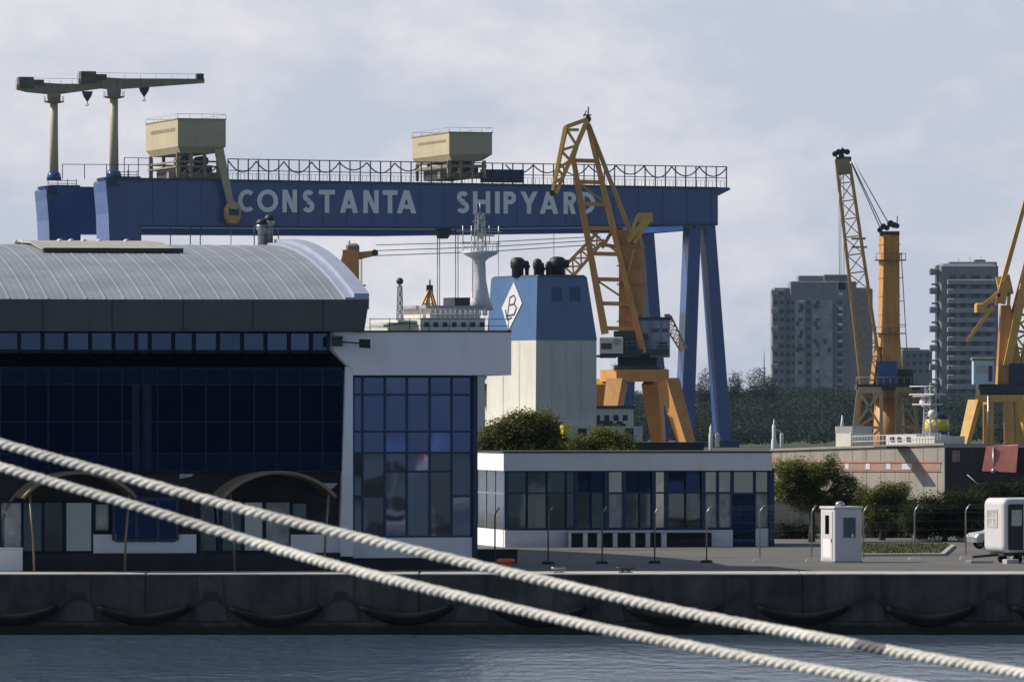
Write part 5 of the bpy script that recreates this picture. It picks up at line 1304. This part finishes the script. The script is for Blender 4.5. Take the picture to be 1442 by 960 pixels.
for y, w in ((343, 2.6), (326, 2.9), (312, .9), (302, .8)): mb.bar((mc.x-w, MV, zz(y)), (mc.x+w, MV, zz(y)), .12)
for x in (-2.2, -1.1, 1.2, 2.4): mb.tube([(mc.x+x, MV, zz(343)), (mc.x+x, MV, zz(318))], .06, 4)
mb.tube([(mc.x, MV, zz(300)), (mc.x, MV, zz(286))], .07, 5).build('mast_lattice', M['steel'], ms)
MB().box(mc.x-1.5, mc.x+1.5, MV-.8, MV-.55, zz(333), zz(331)).box(mc.x-.15, mc.x+.15, MV-.7, MV-.1, zz(336), zz(333)).build('radar_scanner', M['whitepaint'], ms)
mb = MB()
for k in range(20): z = zz(420)+(zz(366)-zz(420))*k/19; mb.bar((mc.x-1.25, MV-.6, z), (mc.x-.75, MV-.6, z), .07)
mb.bar((mc.x-1.25, MV-.6, zz(420)), (mc.x-1.25, MV-.6, zz(366)), .08).build('mast_ladder', M['steel'], ms)
# thin aerial mast on the left
q = Sx.pt(563, 452, -9)
am = MB().lattice(q, Sx.pt(563, 402, -9), .55, .35, .55, .35, 8, .1, (1, 0, 0), .06).build('aerial_mast', M['steel'], sp)
MB().ball(Sx.pt(563, 396, -9), .42, 8).lathe([(.12, 0), (.12, .8)], Sx.pt(563, 402, -9), 6).build('aerial_head', M['darksteel'], am)

# ---- second white ship behind the orange crane's foot
S2 = Frame(860, 900, 0, 20)
s2 = thing('cargo_ship', S2, 'low white deckhouse of a dark ship below the orange crane portal', 'ship')
def s2box(x0, x1, y0, y1, v0, v1, name, m_, par=s2):
    a, b = S2.pt(x0, y1, v0), S2.pt(x1, y0, v0); return MB().box(a.x, b.x, v0, v1, a.z, b.z).build(name, m_, par)
hz = S2.Z(622)
MB().loft([[(x*.95, y*.9+.6, -2) for x, y in ((-30, 2), (-24, -3), (5, -3), (9, 5), (5, 13), (-24, 13))], [(x, y, hz) for x, y in ((-30, 2), (-24, -3), (5, -3), (9, 5), (5, 13), (-24, 13))]]).build('hull', M['blackhull'], s2)
s2box(832, 892, 575, 622, 0, 9, 'deckhouse', M['shipwhite'])
s2box(830, 893, 571, 575, -.4, 9.4, 'deck_edge', M['darksteel'])
for k in range(4): s2box(838+k*13, 845+k*13, 584, 592, -.06, -.01, 'porthole', M['black'])
for x in (843, 872): q = S2.pt(x, 600, -1); MB().ball(q, .7, 8, 1.0).build('deck_drum', M['black'], s2)

# ---- sand-grey hull, lit from the left, with a red boot stripe and stencilled patches
H = Frame(1085, 640, 0, -48)
hs = thing('grey_hull', H, 'long sand-grey ship hull with a faded red stripe behind the trees', 'ship')
def hp(px, py, v=0): q = H.pt(px, py, v); return (q.x, q.z)
pts = [hp(1085, 633), hp(1210, 629), hp(1330, 625), (hp(1330, 625)[0], -1.5), (hp(1085, 633)[0]-6, -1.5)]
MB().prism(pts, 0, 16).build('hull', M['tanhull'], hs)
def hband(x0, x1, y0, y1, name, m_, off=-.03, dy=0):
    a, b, c_, d = H.pt(x0, y1, off), H.pt(x1, y1+dy, off), H.pt(x1, y0+dy, off), H.pt(x0, y0, off)
    return MB().loft([[a, b, c_, d], [p+Vector((0, .025, 0)) for p in (a, b, c_, d)]]).build(name, m_, hs)
faded = mat('faded_red_band', (.34, .21, .16), .75, var=.25, scale=.8, streak=.6, dirt=(.32, .27, .22))
hband(1085, 1324, 651.5, 661.5, 'red_stripe', faded)
hband(1085, 1324, 649.6, 651, 'rubbing_strake', M['redbrown'], -.12); hband(1085, 1324, 661.8, 663, 'rubbing_strake', M['redbrown'], -.12)
for x0, x1 in ((1105, 1112), (1190, 1195), (1219, 1225), (1248, 1254), (1270, 1284)): hband(x0, x1, 652.5, 660.5, 'white_patch', M['whitepaint'], -.06)
mb = MB()
for k in range(12):
    x = 1100+k*20; a = H.pt(x, 634-(x-1085)*.033, -.015); b = H.pt(x, 700, -.015); mb.box(a.x-.03, a.x+.03, -.015, -.003, b.z, a.z-.1)
mb.build('plate_seam', mat('seam_rust', (.2, .16, .13), .8), hs)
a = H.pt(1085, 633, -.1); b = H.pt(1330, 625, -.1); MB().bar(a, b, .16, .2).build('gunwale', M['tanhull'], hs)
q = H.pt(1270, 627, 0)
MB().box(q.x-.7, q.x+.9, -2.9, .3, q.z-.25, q.z-.05).build('added_shadow_beam', M['darksteel'], hs)  # beam added to throw the diagonal shadow down the hull side
def hbox(x0, x1, y0, y1, v0, v1, name, m_, par=hs):
    a, b = H.pt(x0, y1, v0), H.pt(x1, y0, v0); return MB().box(a.x, b.x, v0, v1, a.z, b.z).build(name, m_, par)
hbox(1248, 1290, 612, 628, 4, 8, 'deckhouse', M['whitepaint'])
for x in (1253, 1263, 1276): hbox(x, x+5, 615, 621, 3.9, 3.98, 'porthole', M['black'])
hbox(1290, 1316, 614, 628, 4, 8, 'deckhouse', M['shipwhite'])
hbox(1177, 1198, 610, 630, 3, 6, 'winch_house', M['shipwhite']); hbox(1176, 1200, 600, 610, 3.2, 5.8, 'winch_roof', M['steel'])
q = H.pt(1186, 604, 4); MB().tube([q, q+Vector((0, 0, 1.3))], .12, 6, True, [.22, .05]).build('deck_post', M['whitepaint'], hs)
mb = MB()
for k in range(30): x = 1200+k*4.3; q = H.pt(x, 629-(x-1210)*.033, .3); mb.tube([q, q+Vector((0, 0, 1.0))], .03, 4)
for h in (.5, 1.0): mb.tube([H.pt(1200, 629.3, .3)+Vector((0, 0, h)), H.pt(1325, 625.2, .3)+Vector((0, 0, h))], .03, 4)
mb.build('deck_rail', M['whitepaint'], hs)
q = H.pt(1310, 626, 5)
fm = MB().lattice(q, H.pt(1310, 545, 5), 1.0, .6, 1.0, .6, 9, .13, (1, 0, 0), .08).build('foremast', M['steel'], hs)
mb = MB()
for y, w in ((570, 1.2), (556, 1.6)): p_ = H.pt(1306, y, 5); mb.box(p_.x-w, p_.x+w, 4.2, 5.8, p_.z, p_.z+.12); mb.tube([p_+Vector((-w, -.7, .8)), p_+Vector((w, -.7, .8))], .05, 4)
mb.ball(H.pt(1302, 566, 5), .5, 8).build('mast_platform', M['whitepaint'], fm)
p_ = H.pt(1313, 583, 4); MB().ball(p_, .42, 10).build('radome', M['whitepaint'], fm)
# small stern fittings, on their own little craft at the left of the hull
for px, lab, Y, y0, y1 in ((1090, 'white mast stump of a small craft at the left end of the grey hull', 700, 590, 640), (1001, 'short white mast beside the gantry leg above the pavilion roof', 990, 597, 640)):
    K6 = Site(px, Y, 0 if Y < 900 else QZ)
    t = empty('mast_post', K6.b, 0, lab, 'mast')
    a = K6(px, y1); b = K6(px, y0)
    MB().lathe([(.32, 0), (.3, b.z*.6), (.3, b.z*.75), (.2, b.z*.8), (.2, b.z*.93), (.07, b.z*.95), (.05, b.z)], (0, 0, 0), 10).build('post', M['whitepaint'], t)
    c_ = K6(px+8, 610); MB().cbox(.6, c_.x+.4, -.4, .4, b.z*.45, c_.z, .08).bar((0, 0, b.z*.9), (c_.x+.3, 0, c_.z), .12).build('winch_box', M['shipwhite'], t)
    if Y < 900: MB().loft([[(x*.8, y*.8, -.6) for x, y in ((-4, 0), (-3, -1.4), (3, -1.4), (4.2, 0), (3, 1.4), (-3, 1.4))], [(x, y, 1.2) for x, y in ((-4, 0), (-3, -1.4), (3, -1.4), (4.2, 0), (3, 1.4), (-3, 1.4))]]).build('hull', M['shipwhite'], t)

# ---- ship with the yellow-banded funnel behind
S3 = Frame(1330, 760, 0, 12)
s3 = thing('tug', S3, 'tug with a dark blue funnel and a yellow band, beyond the grey hull', 'tug')
z_ = lambda y: S3.Z(y)
MB().loft([[(x*.9, y, -1) for x, y in ((-14, 3), (-10, -1), (9, -1), (12, 3), (9, 7), (-10, 7))], [(x, y, z_(640)) for x, y in ((-14, 3), (-10, -1), (9, -1), (12, 3), (9, 7), (-10, 7))]]).build('hull', M['blackhull'], s3)
a, b = S3.U(1313), S3.U(1346); cx_, rx = (a+b)/2, (b-a)/2
def ell(k, z, dy=0): return [(cx_+rx*k*math.cos(2*math.pi*i/20), 3+rx*k*math.sin(2*math.pi*i/20), z) for i in range(20)]
fn = MB().loft([ell(1.02, z_(640)), ell(1, z_(607))], True, True).build('funnel', M['gblue'], s3)
MB().loft([ell(1.03, z_(607)), ell(1.0, z_(590))], True, True).build('funnel_band', M['brightyellow'], fn)
MB().loft([ell(1.0, z_(590)), ell(.95, z_(585)), ell(.55, z_(580))], True, True).build('funnel_top', M['gblue_dark'], fn)
MB().loft([ell(.22, z_(581)), ell(.18, z_(564)), ell(.08, z_(561))], True, True).build('exhaust_pipe', M['black'], fn)
a, b = S3.U(1280), S3.U(1312); MB().box(a, b, 0, 6, z_(640), z_(612)).build('deckhouse', M['shipwhite'], s3)

# ---- black hull at the right
B = Frame(1331, 560, 0, -6)
bh = thing('black_hull_ship', B, 'black ship hull with a rusty red hatch panel at the right edge behind the trees', 'ship')
zt = B.Z(628); 
out = [(B.U(1331), 0), (B.U(1331)+30, 0), (B.U(1331)+32, 9), (B.U(1331)+30, 15), (B.U(1331), 15)]
MB().loft([[(x, y, -2) for x, y in out], [(x, y, zt) for x, y in out]]).build('hull', M['blackhull'], bh)
MB().box(B.U(1330.5), B.U(1331)+30, -.12, .1, zt-.1, zt+.06).build('gunwale', M['steel'], bh)
pts = [B.pt(1383, 663, -.9), B.pt(1431, 665, -.9), B.pt(1434, 627, -.05), B.pt(1389, 629, -.05)]
MB().loft([[p+Vector((0, -.15, 0)) for p in pts], [p+Vector((0, .15, .1)) for p in pts]]).build('hatch_panel', M['redbrown'], bh)
a, b = B.pt(1341, 650, -.05), B.pt(1352, 634, -.05); MB().box(a.x, b.x, -.06, -.005, a.z, b.z).build('rusty_patch', mat('rust_patch', (.30, .15, .13), .8, var=.3, scale=2), bh)
a, b = B.pt(1366, 676, -1), B.pt(1460, 666, -1); MB().box(a.x, b.x, -1.3, -.02, a.z, b.z).build('ledge', M['black'], bh)
MB().tube([B.pt(1362, 668, -1.5), B.pt(1385, 688, -1.6)], .03, 5).build('mooring_line', M['whitepaint'], bh)
q = B.pt(1399, 630, -.3); MB().tube([q, q+Vector((.05, -.6, -1.9))], .1, 6).ball(q+Vector((.05, -.75, -1.9)), .22, 8).build('lifting_gear', M['steel'], bh)

# ================================================================== FAR TOWERS, HILLS, WOOD
def tower_win(fr, par, x0, x1, y, h, v, m_, name='window'):
    a, b = fr.pt(x0, y+h, v), fr.pt(x1, y, v); return MB().box(a.x, b.x, v-.05, v+.25, a.z, b.z).build(name, m_, par)
FS = 1.55
T1 = Frame(1090, 1980*FS, 8, 1)
t = thing('apartment_tower', T1, 'broad grey apartment tower with stepped top and rounded balcony bays behind the column crane', 'apartment tower')
def tb_(fr, par, x0, x1, y0, y1, v0, v1, name, m_, c=.3):
    a, b = fr.pt(x0, y1, v0), fr.pt(x1, y0, v0); return MB().cbox(a.x, b.x, v0, v1, min(a.z, 2), b.z, c).build(name, m_, par)
tb_(T1, t, 1090, 1226, 405, 580, 3, 24, 'wall', M['tower'])
tb_(T1, t, 1113, 1206, 396, 580, 2, 22, 'wall', M['tower'])
tb_(T1, t, 1124, 1194, 388, 580, 5, 18, 'roof_storey', M['tower'])
tb_(T1, t, 1160, 1193, 386.5, 580, 3.5, 10, 'lift_tower', mat('brown_tower_panel', (.20, .165, .15), .85, var=.1))
tb_(T1, t, 1087, 1106, 408, 580, 1.5, 14, 'corner_bay', M['tower'])
tb_(T1, t, 1204, 1229, 406, 580, 2.2, 16, 'corner_bay', M['tower'])
bays = [(1122, 1132), (1146, 1158), (1162, 1172)]
for x0, x1 in ((1120, 1134), (1144, 1173)): tb_(T1, t, x0, x1, 423, 580, .8, 4, 'projecting_bay', M['towerlight'])
nfl = 13
for k in range(nfl):
    y = 411+k*12.2
    for x0, x1 in ((1090, 1095), (1098, 1104)): tower_win(T1, t, x0, x1, y, 5.2, 1.46, M['towerdark'])
    if k:
        for x0, x1 in ((1108, 1112), (1114.5, 1118.5), (1136, 1141)): tower_win(T1, t, x0, x1, y, 5.5, 1.98 if x0 > 1113 else 2.98, M['towerdark'])
        tower_win(T1, t, 1179, 1186, y, 6.5, 1.96, M['towerdark'])
        a, b = T1.pt(1178, y+9.5, .6), T1.pt(1188, y+6.2, .6); MB().cbox(a.x, b.x, .6, 2, a.z, b.z, .15).build('balcony', M['towerlight'], t)
        if k % 3 != 1: tower_win(T1, t, 1124, 1130, y, 4.6, .76, M['towerdark'])
        if k % 3 != 2:
            tower_win(T1, t, 1149, 1154, y, 4.6, .76, M['towerdark'])
for k, yy in enumerate((412, 433, 441, 455, 478)):
    a, b = T1.pt(1181, yy+3.5, .3), T1.pt(1187, yy, .3); MB().box(a.x, b.x, .3, .5, a.z, b.z).build('balcony_screen', M['whitepaint'], t)
for k in range(6): 
    y = 408+k*26; a, b = T1.pt(1086, y+7, .2), T1.pt(1096, y, .2); MB().cbox(a.x, b.x, .2, 1.6, a.z, b.z, .15).build('balcony', M['towerlight'], t)
tb_(T1, t, 1189, 1225, 407, 580, 2.6, 20, 'dark_bay', mat('dark_tower_render', (.15, .145, .165), .85, var=.15, scale=.2, streak=.4))
rt = random.Random(5)
for k in range(34):
    x = rt.choice((1121, 1126, 1146, 1151, 1160, 1166)); y = 428+rt.randrange(11)*12.2; a, b = T1.pt(x, y+rt.uniform(4, 8), .5), T1.pt(x+rt.uniform(4, 7), y, .5)
    MB().box(a.x, b.x, rt.uniform(.35, .55), .82, a.z, b.z).build('loggia_panel', rt.choice((M['towerlight'], M['tower'], M['towerdark'], M['towerlight'])), t)
# second tower
T2 = Frame(1310, 1850*FS, 8, -1)
t = thing('apartment_tower', T2, 'dark apartment tower with open balcony bands, left of the yellow crane at the right edge', 'apartment tower')
tb_(T2, t, 1322, 1406, 371, 580, 1.5, 22, 'wall', M['tower'], 1.2)
tb_(T2, t, 1319, 1336, 373, 580, 3.5, 20, 'side_wing', M['towerdark'])
tb_(T2, t, 1336, 1404, 368.5, 580, 4, 18, 'parapet', M['tower'])
tb_(T2, t, 1372, 1388, 365.5, 580, 6, 12, 'lift_house', M['towerdark'])
for k in range(13):
    y = 380+k*13.4
    if k: 
        a, b = T2.pt(1334, y+6.8, -.2), T2.pt(1402, y, -.2); MB().cbox(a.x, b.x, -.2, 1.48, a.z, b.z, .3).build('balcony_band', M['towerlight'], t)
    if k % 2 == 0:
        a, b = T2.pt(1309, y+7, 1.2), T2.pt(1321, y-2, 1.2); cbn = MB().cbox(a.x, b.x, 1.2, 5.6, a.z, b.z, .3).build('corner_balcony', M['tower'], t)
        a, b = T2.pt(1310, y+3, 1.1), T2.pt(1317, y-.5, 1.1); MB().box(a.x, b.x, 1.1, 1.18, a.z, b.z).build('balcony_screen', M['towerlight'], cbn)
    else:
        a, b = T2.pt(1312, y+8, 2.4), T2.pt(1321, y+5.5, 2.4); MB().cbox(a.x, b.x, 2.4, 5.6, a.z, b.z, .2).build('balcony_slab', M['towerdark'], t)
    for x0, x1 in ((1337, 1346), (1352, 1360), (1368, 1380), (1388, 1396)):
        tower_win(T2, t, x0, x1, y+7.4, 5.2, 1.4, M['towerdark'])
mb = MB()
for px in (1350, 1366, 1381): q = T2.pt(px, 368, 8); mb.tube([q, q+Vector((0, 0, random.uniform(1.5, 3.5)))], .12, 4)
mb.build('aerial', M['steel'], t)
# lower block between
T3 = Frame(1272, 1900*FS, 8, 14)
t = thing('low_apartment_block', T3, 'low grey block between the column crane and the right apartment tower', 'building')
tb_(T3, t, 1270, 1313, 492, 580, 0, 14, 'wall', M['tower']); tb_(T3, t, 1272, 1296, 489.5, 580, 2, 10, 'roof_storey', M['towerdark'])
for y in (498, 509, 520):
    for x in (1276, 1285, 1294, 1303): tower_win(T3, t, x, x+5, y, 5, -.04, M['towerdark'])
# small slender antenna tower
q = P(1076, 560, 3200)
t = empty('antenna_mast', (q.x, q.y, 10), 0, 'thin antenna mast rising from the trees left of the broad tower', 'mast')
MB().lathe([(.5, 0), (.35, 20), (.1, P(1076, 494, 3200).z-10)], (0, 0, 0), 6).build('mast', M['towerdark'], t)
MB().box(-.9, .9, -.9, .9, 21, 21.4).box(-1.2, 1.2, -.1, .1, 23, 23.3).build('mast_platform', M['towerdark'], t)

def hill_h(x, Y):
    f = max(0, min(1, (Y/FS-1640)/500)); f = f*f*(3-2*f)
    px = CX+FP*x/Y
    g = max(0, min(1, (px-640)/330)); g = g*g*(3-2*g)
    return QZ+f*g*FS*(8+2.2*math.sin(x*.017)+1.5*math.sin(x*.041+Y*.01))
nx, ny = 90, 40
vv = []; ff = []
for j in range(ny+1):
    Y = FS*(1600+(3000-1600)*j/ny)
    for i in range(nx+1):
        x = FS*(-60+700*i/nx); vv.append((x, Y, hill_h(x, Y)-(.3 if hill_h(x, Y) < QZ+.01 else 0)))
for j in range(ny):
    for i in range(nx): a = j*(nx+1)+i; ff.append((a, a+1, a+nx+2, a+nx+1))
props(MB().add(vv, ff, True).build('hills', M['hill']), kind='structure')
# the far wood: one mass of crowns
rnd = random.Random(21)
mb = MB()
def far_crown(mb, c, r, h, n, size):
    for _ in range(n):
        while True:
            q = Vector((rnd.uniform(-1, 1), rnd.uniform(-1, 1), rnd.uniform(-.7, 1)))
            if .35 < q.length <= 1: break
        p = Vector((c[0]+q.x*r, c[1]+q.y*r, c[2]+h*.62+q.z*h*.42)); a = rnd.uniform(0, 6.3); s = size*rnd.uniform(.6, 1.3)
        d1 = Vector((math.cos(a), math.sin(a), rnd.uniform(-.7, .7)))*s; d2 = d1.cross(Vector((rnd.uniform(-1, 1), rnd.uniform(-1, 1), 1))).normalized()*s*.7
        mb.add([p-d1*.5, p+d2*.5, p+d1*.5, p-d2*.5], [(0, 1, 2, 3)])
for k in range(430):
    Y = FS*rnd.uniform(1560, 1960); px = rnd.uniform(845, 1520)
    x = (px-CX)/FP*Y; h = FS*rnd.uniform(5.5, 10)
    ty = 590-(hill_h(x, Y)+h-CZ)*FP/Y                   # keep the skyline of the photograph
    lim = 545 if 1090 < px < 1230 else 550
    if ty < lim: h -= (lim-ty)*Y/FP
    far_crown(mb, (x, Y, hill_h(x, Y)), h*rnd.uniform(.35, .8), max(h, 4), 400, .95)
for k in range(330):
    Y = rnd.uniform(1720, 2500); px = rnd.uniform(838, 1530)
    x = (px-CX)/FP*Y; h = rnd.uniform(4.5, 8.5)
    far_crown(mb, (x, Y, hill_h(x, Y)-1.5), h*rnd.uniform(.6, .9), h, 270, .8)
props(mb.build('wood', M['leaf_far']), 'dark wooded hillside below the apartment towers', None, None, 'stuff')
for px, top_, w, Y, lab in ((868, 512, 16, 1700, 'tall dark tree on the skyline behind the slanted gantry leg, leftmost of the skyline trees'), (930, 514, 14, 1720, 'dark round tree between the orange crane and the gantry legs'),
                         (995, 521, 20, 1700, 'dark tree seen through the A-shaped gantry legs'), (1035, 522, 12, 1690, 'narrow dark tree just right of the gantry legs'), (1066, 518, 18, 1720, 'rounded tree on the skyline left of the broad apartment tower'), (1082, 530, 12, 1690, 'small tree at the left foot of the broad apartment tower')):
    Y *= FS; x = (px-CX)/FP*Y; zb_ = hill_h(x, Y); k = Y/FP; zt_ = P(px, top_, Y).z
    h = zt_-zb_; b = Vector((x, Y, zb_)); r = w*k
    tree(b, [(0, 0, h*.72, r*.75, h*.28), (-r*.5, .5, h*.5, r*.7, h*.25), (r*.5, -.5, h*.52, r*.7, h*.26), (0, 0, h*.35, r*.9, h*.22)], lab, M['leaf_sky'], 9000, .75, 'skyline_tree', 'trees on the skyline', trunk_r=.35, seed=px)

# ================================================================== MOORING ROPES (close to the camera)
def mooring(pts_px, Ys, rad, lab, shadow_span=None):
    ctl = [P(x, y, Y) for (x, y), Y in zip(pts_px, Ys)]
    # continue past the frame on both sides
    dl, dr_ = ctl[0]-ctl[1], ctl[-1]-ctl[-2]
    ctl = [ctl[0]+dl*k+Vector((0, 0, .004*k*k)) for k in (14, 9, 5, 2)]+ctl+[ctl[-1]+dr_*k+Vector((0, 0, .0025*k*k)) for k in (2, 5, 9, 14)]
    def cr(p0, p1, p2, p3, t): return .5*((2*p1)+(-p0+p2)*t+(2*p0-5*p1+4*p2-p3)*t*t+(-p0+3*p1-3*p2+p3)*t**3)
    ext = [ctl[0]*2-ctl[1], *ctl, ctl[-1]*2-ctl[-2]]
    path = []
    for i in range(len(ctl)-1):
        for k in range(40): path.append(cr(ext[i], ext[i+1], ext[i+2], ext[i+3], k/40))
    path.append(ctl[-1])
    cum = [0]
    for a, b in zip(path[:-1], path[1:]): cum.append(cum[-1]+(b-a).length)
    total = cum[-1]; step = .011; out = []; j = 0
    for k in range(int(total/step)):
        s = k*step
        while cum[j+1] < s: j += 1
        out.append(path[j].lerp(path[j+1], (s-cum[j])/(cum[j+1]-cum[j])))
    mb = MB(); lay = rad*5.7; rs = rad*.56; ro = rad*.50
    rn = random.Random(4)
    for st in range(3):
        pts = []; rr_ = []
        for k, p in enumerate(out):
            d = (out[min(k+1, len(out)-1)]-out[max(k-1, 0)]).normalized(); a = d.cross(Vector((0, 0, 1))).normalized(); q = a.cross(d)
            ph = 2*math.pi*(k*step/lay+st/3)+.55*math.sin(k*step*1.9+1)+.3*math.sin(k*step*5.3)
            pts.append(p+a*ro*math.cos(ph)+q*ro*math.sin(ph)); rr_.append(rs*(1+.07*math.sin(k*.07+st*2)+.05*math.sin(k*.023+st)+rn.uniform(-.05, .05)))
        n0 = len(mb.f); mb.tube(pts, rs, 8, True, rr_)
        if shadow_span:
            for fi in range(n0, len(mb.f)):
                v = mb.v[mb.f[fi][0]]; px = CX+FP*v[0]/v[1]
                if shadow_span[0] < px < shadow_span[1]: mb.m[fi] = 1
    for _ in range(6000):
        k = rn.randrange(1, len(out)-1); d = (out[k+1]-out[k]).normalized(); a = d.cross(Vector((0, 0, 1))).normalized(); q = a.cross(d)
        ph = rn.uniform(0, 6.283); nrm = a*math.cos(ph)+q*math.sin(ph); p0 = out[k]+nrm*rad*.93
        e = p0+nrm*rn.uniform(.002, .007)+d*rn.uniform(-.016, .016); sd_ = d.cross(nrm)*.0007
        mb.add([p0-sd_, p0+sd_, e], [(0, 1, 2)])
    o = mb.build('mooring_rope', [M['rope'], M['ropeshadow']])
    me = o.data; bas = out[0].copy(); me.transform(Matrix.Translation(-bas)); o.location = bas
    return props(o, lab, 'rope', 'twisted white mooring ropes across the foreground')
M['rope'] = mat('white_rope', (0.80, 0.77, 0.70), .85, var=.20, scale=3.2, streak=.45, dirt=(.42, .38, .31), bump=.5, bscale=180)
M['ropeshadow'] = mat('rope_painted_shadow', (0.16, 0.155, 0.16), .9, var=.3, scale=12)  # shadow on the upper rope, painted in as a darker grey stretch
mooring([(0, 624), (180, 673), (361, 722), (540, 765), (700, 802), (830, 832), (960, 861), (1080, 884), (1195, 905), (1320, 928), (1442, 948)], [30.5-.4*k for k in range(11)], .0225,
        'upper white twisted mooring rope with a short painted grey shadow near its right end', (1203, 1244))
mooring([(0, 657), (180, 709), (361, 764), (480, 798), (600, 828), (720, 856), (840, 883), (960, 907), (1100, 934), (1260, 961)], [29.5-.4*k for k in range(10)], .0215,
        'lower white twisted mooring rope, leaving the frame at the bottom', None)

# ================================================================== re-seat every thing's Empty at the foot of its own parts
bpy.context.view_layer.update()
for o in [x for x in C.objects if x.type == 'EMPTY' and x.parent is None]:
    ch = list(o.children)
    if not ch: continue
    co = [c.matrix_basis @ Vector(b) for c in ch for b in c.bound_box]
    d = Vector(((min(p.x for p in co)+max(p.x for p in co))/2, (min(p.y for p in co)+max(p.y for p in co))/2, min(p.z for p in co)))
    o.location = o.location+o.rotation_euler.to_matrix() @ d
    for c in ch: c.location = c.location-d

# ================================================================== LIGHT, SKY, AIR, CAMERA
sc = bpy.context.scene
SUN_EL, SUN_AZ = 38.0, 8.0              # azimuth measured from due left (-x) towards the far side (+y)
sd = Vector((-math.cos(R(SUN_AZ))*math.cos(R(SUN_EL)), math.sin(R(SUN_AZ))*math.cos(R(SUN_EL)), math.sin(R(SUN_EL))))
lamp = bpy.data.lights.new('sun', 'SUN'); lamp.energy = 5.0; lamp.angle = R(.6); lamp.color = (1.0, .93, .82)
so = bpy.data.objects.new('sun', lamp); C.objects.link(so); so.rotation_euler = sd.to_track_quat('Z', 'Y').to_euler(); so.location = (-60, 60, 120)
w = bpy.data.worlds.new('World'); sc.world = w; w.use_nodes = True
nt = w.node_tree; N = nt.nodes; L = nt.links; bg = N['Background']
sky = N.new('ShaderNodeTexSky'); sky.sky_type = 'NISHITA'; sky.sun_disc = False; sky.sun_elevation = R(SUN_EL)
sky.sun_rotation = math.atan2(sd.x, sd.y); sky.air_density = 1.0; sky.dust_density = 1.5; sky.ozone_density = 1.5
tc = N.new('ShaderNodeTexCoord')
def nz(scale, det, rough, mp_scale, loc=(0, 0, 0)):
    mp = N.new('ShaderNodeMapping'); mp.inputs['Scale'].default_value = mp_scale; mp.inputs['Location'].default_value = loc
    n_ = N.new('ShaderNodeTexNoise'); n_.inputs['Scale'].default_value = scale; n_.inputs['Detail'].default_value = det; n_.inputs['Roughness'].default_value = rough
    L.new(tc.outputs['Generated'], mp.inputs['Vector']); L.new(mp.outputs['Vector'], n_.inputs['Vector']); return n_
big = nz(15, 8, .6, (1, 1, 1.9), (.37, .2, .11)); 
rp = N.new('ShaderNodeValToRGB'); e = rp.color_ramp.elements; e[0].position = .46; e[0].color = (0, 0, 0, 1); e[1].position = .66; e[1].color = (1, 1, 1, 1)
L.new(big.outputs['Fac'], rp.inputs['Fac'])
veil = N.new('ShaderNodeMix'); veil.data_type = 'RGBA'; veil.inputs['Factor'].default_value = .82
veil.inputs['B'].default_value = (6.25, 6.7, 8.1, 1)                 # high thin cloud sheet
L.new(sky.outputs['Color'], veil.inputs['A'])
sx = N.new('ShaderNodeSeparateXYZ'); L.new(tc.outputs['Generated'], sx.inputs['Vector'])
el_ = N.new('ShaderNodeMapRange'); el_.inputs['From Min'].default_value = .08; el_.inputs['From Max'].default_value = .55; el_.inputs['To Min'].default_value = .85; el_.inputs['To Max'].default_value = .12
L.new(sx.outputs['Z'], el_.inputs['Value']); 
fw = N.new('ShaderNodeMapRange'); fw.interpolation_type = 'SMOOTHSTEP'; fw.inputs['From Min'].default_value = -.1; fw.inputs['From Max'].default_value = .75; fw.inputs['To Min'].default_value = .05
L.new(sx.outputs['Y'], fw.inputs['Value'])                        # the cloud sheet lies over the far side of the harbour; clear sky behind the viewer
ve = N.new('ShaderNodeMath'); ve.operation = 'MULTIPLY'; L.new(el_.outputs['Result'], ve.inputs[0]); L.new(fw.outputs['Result'], ve.inputs[1])
L.new(ve.outputs['Value'], veil.inputs['Factor'])
cl = N.new('ShaderNodeMix'); cl.data_type = 'RGBA'; cl.inputs['B'].default_value = (9.5, 9.1, 9.15, 1)
mm = N.new('ShaderNodeMath'); mm.operation = 'MULTIPLY'; mm.inputs[1].default_value = .95
el2 = N.new('ShaderNodeMath'); el2.operation = 'MULTIPLY'; L.new(rp.outputs['Color'], el2.inputs[0]); L.new(ve.outputs['Value'], el2.inputs[1])
L.new(el2.outputs['Value'], mm.inputs[0]); L.new(mm.outputs['Value'], cl.inputs['Factor']); L.new(veil.outputs['Result'], cl.inputs['A'])
L.new(cl.outputs['Result'], bg.inputs['Color']); bg.inputs['Strength'].default_value = .095

if HAZE:
    hz_ = MB().box(-2700, 2700, -1300, 5100, -4, 115)
    m = bpy.data.materials.new('haze_air'); m.use_nodes = True; n_ = m.node_tree; n_.nodes.remove(n_.nodes['Principled BSDF'])
    v_ = n_.nodes.new('ShaderNodeVolumePrincipled'); v_.inputs['Density'].default_value = HAZE; v_.inputs['Color'].default_value = (.5, .74, 1.0, 1)
    n_.links.new(v_.outputs['Volume'], n_.nodes['Material Output'].inputs['Volume'])
    props(hz_.build('haze', m), 'pale thin haze over the harbour', None, None, 'stuff')

cam = bpy.data.cameras.new('camera'); co_ = bpy.data.objects.new('camera', cam); C.objects.link(co_)
co_.location = (0, 0, CZ); co_.rotation_euler = (R(90), 0, 0)
cam.sensor_width = 36; cam.lens = FP/1442*36; cam.shift_y = (HZ-480)/1442; cam.clip_start = .5; cam.clip_end = 9000
cam.dof.use_dof = True; cam.dof.focus_distance = 650; cam.dof.aperture_fstop = 18
sc.camera = co_
sc.render.engine = 'CYCLES'
sc.view_settings.view_transform = 'Standard'; sc.view_settings.look = 'None'; sc.view_settings.exposure = 0; sc.view_settings.gamma = 1
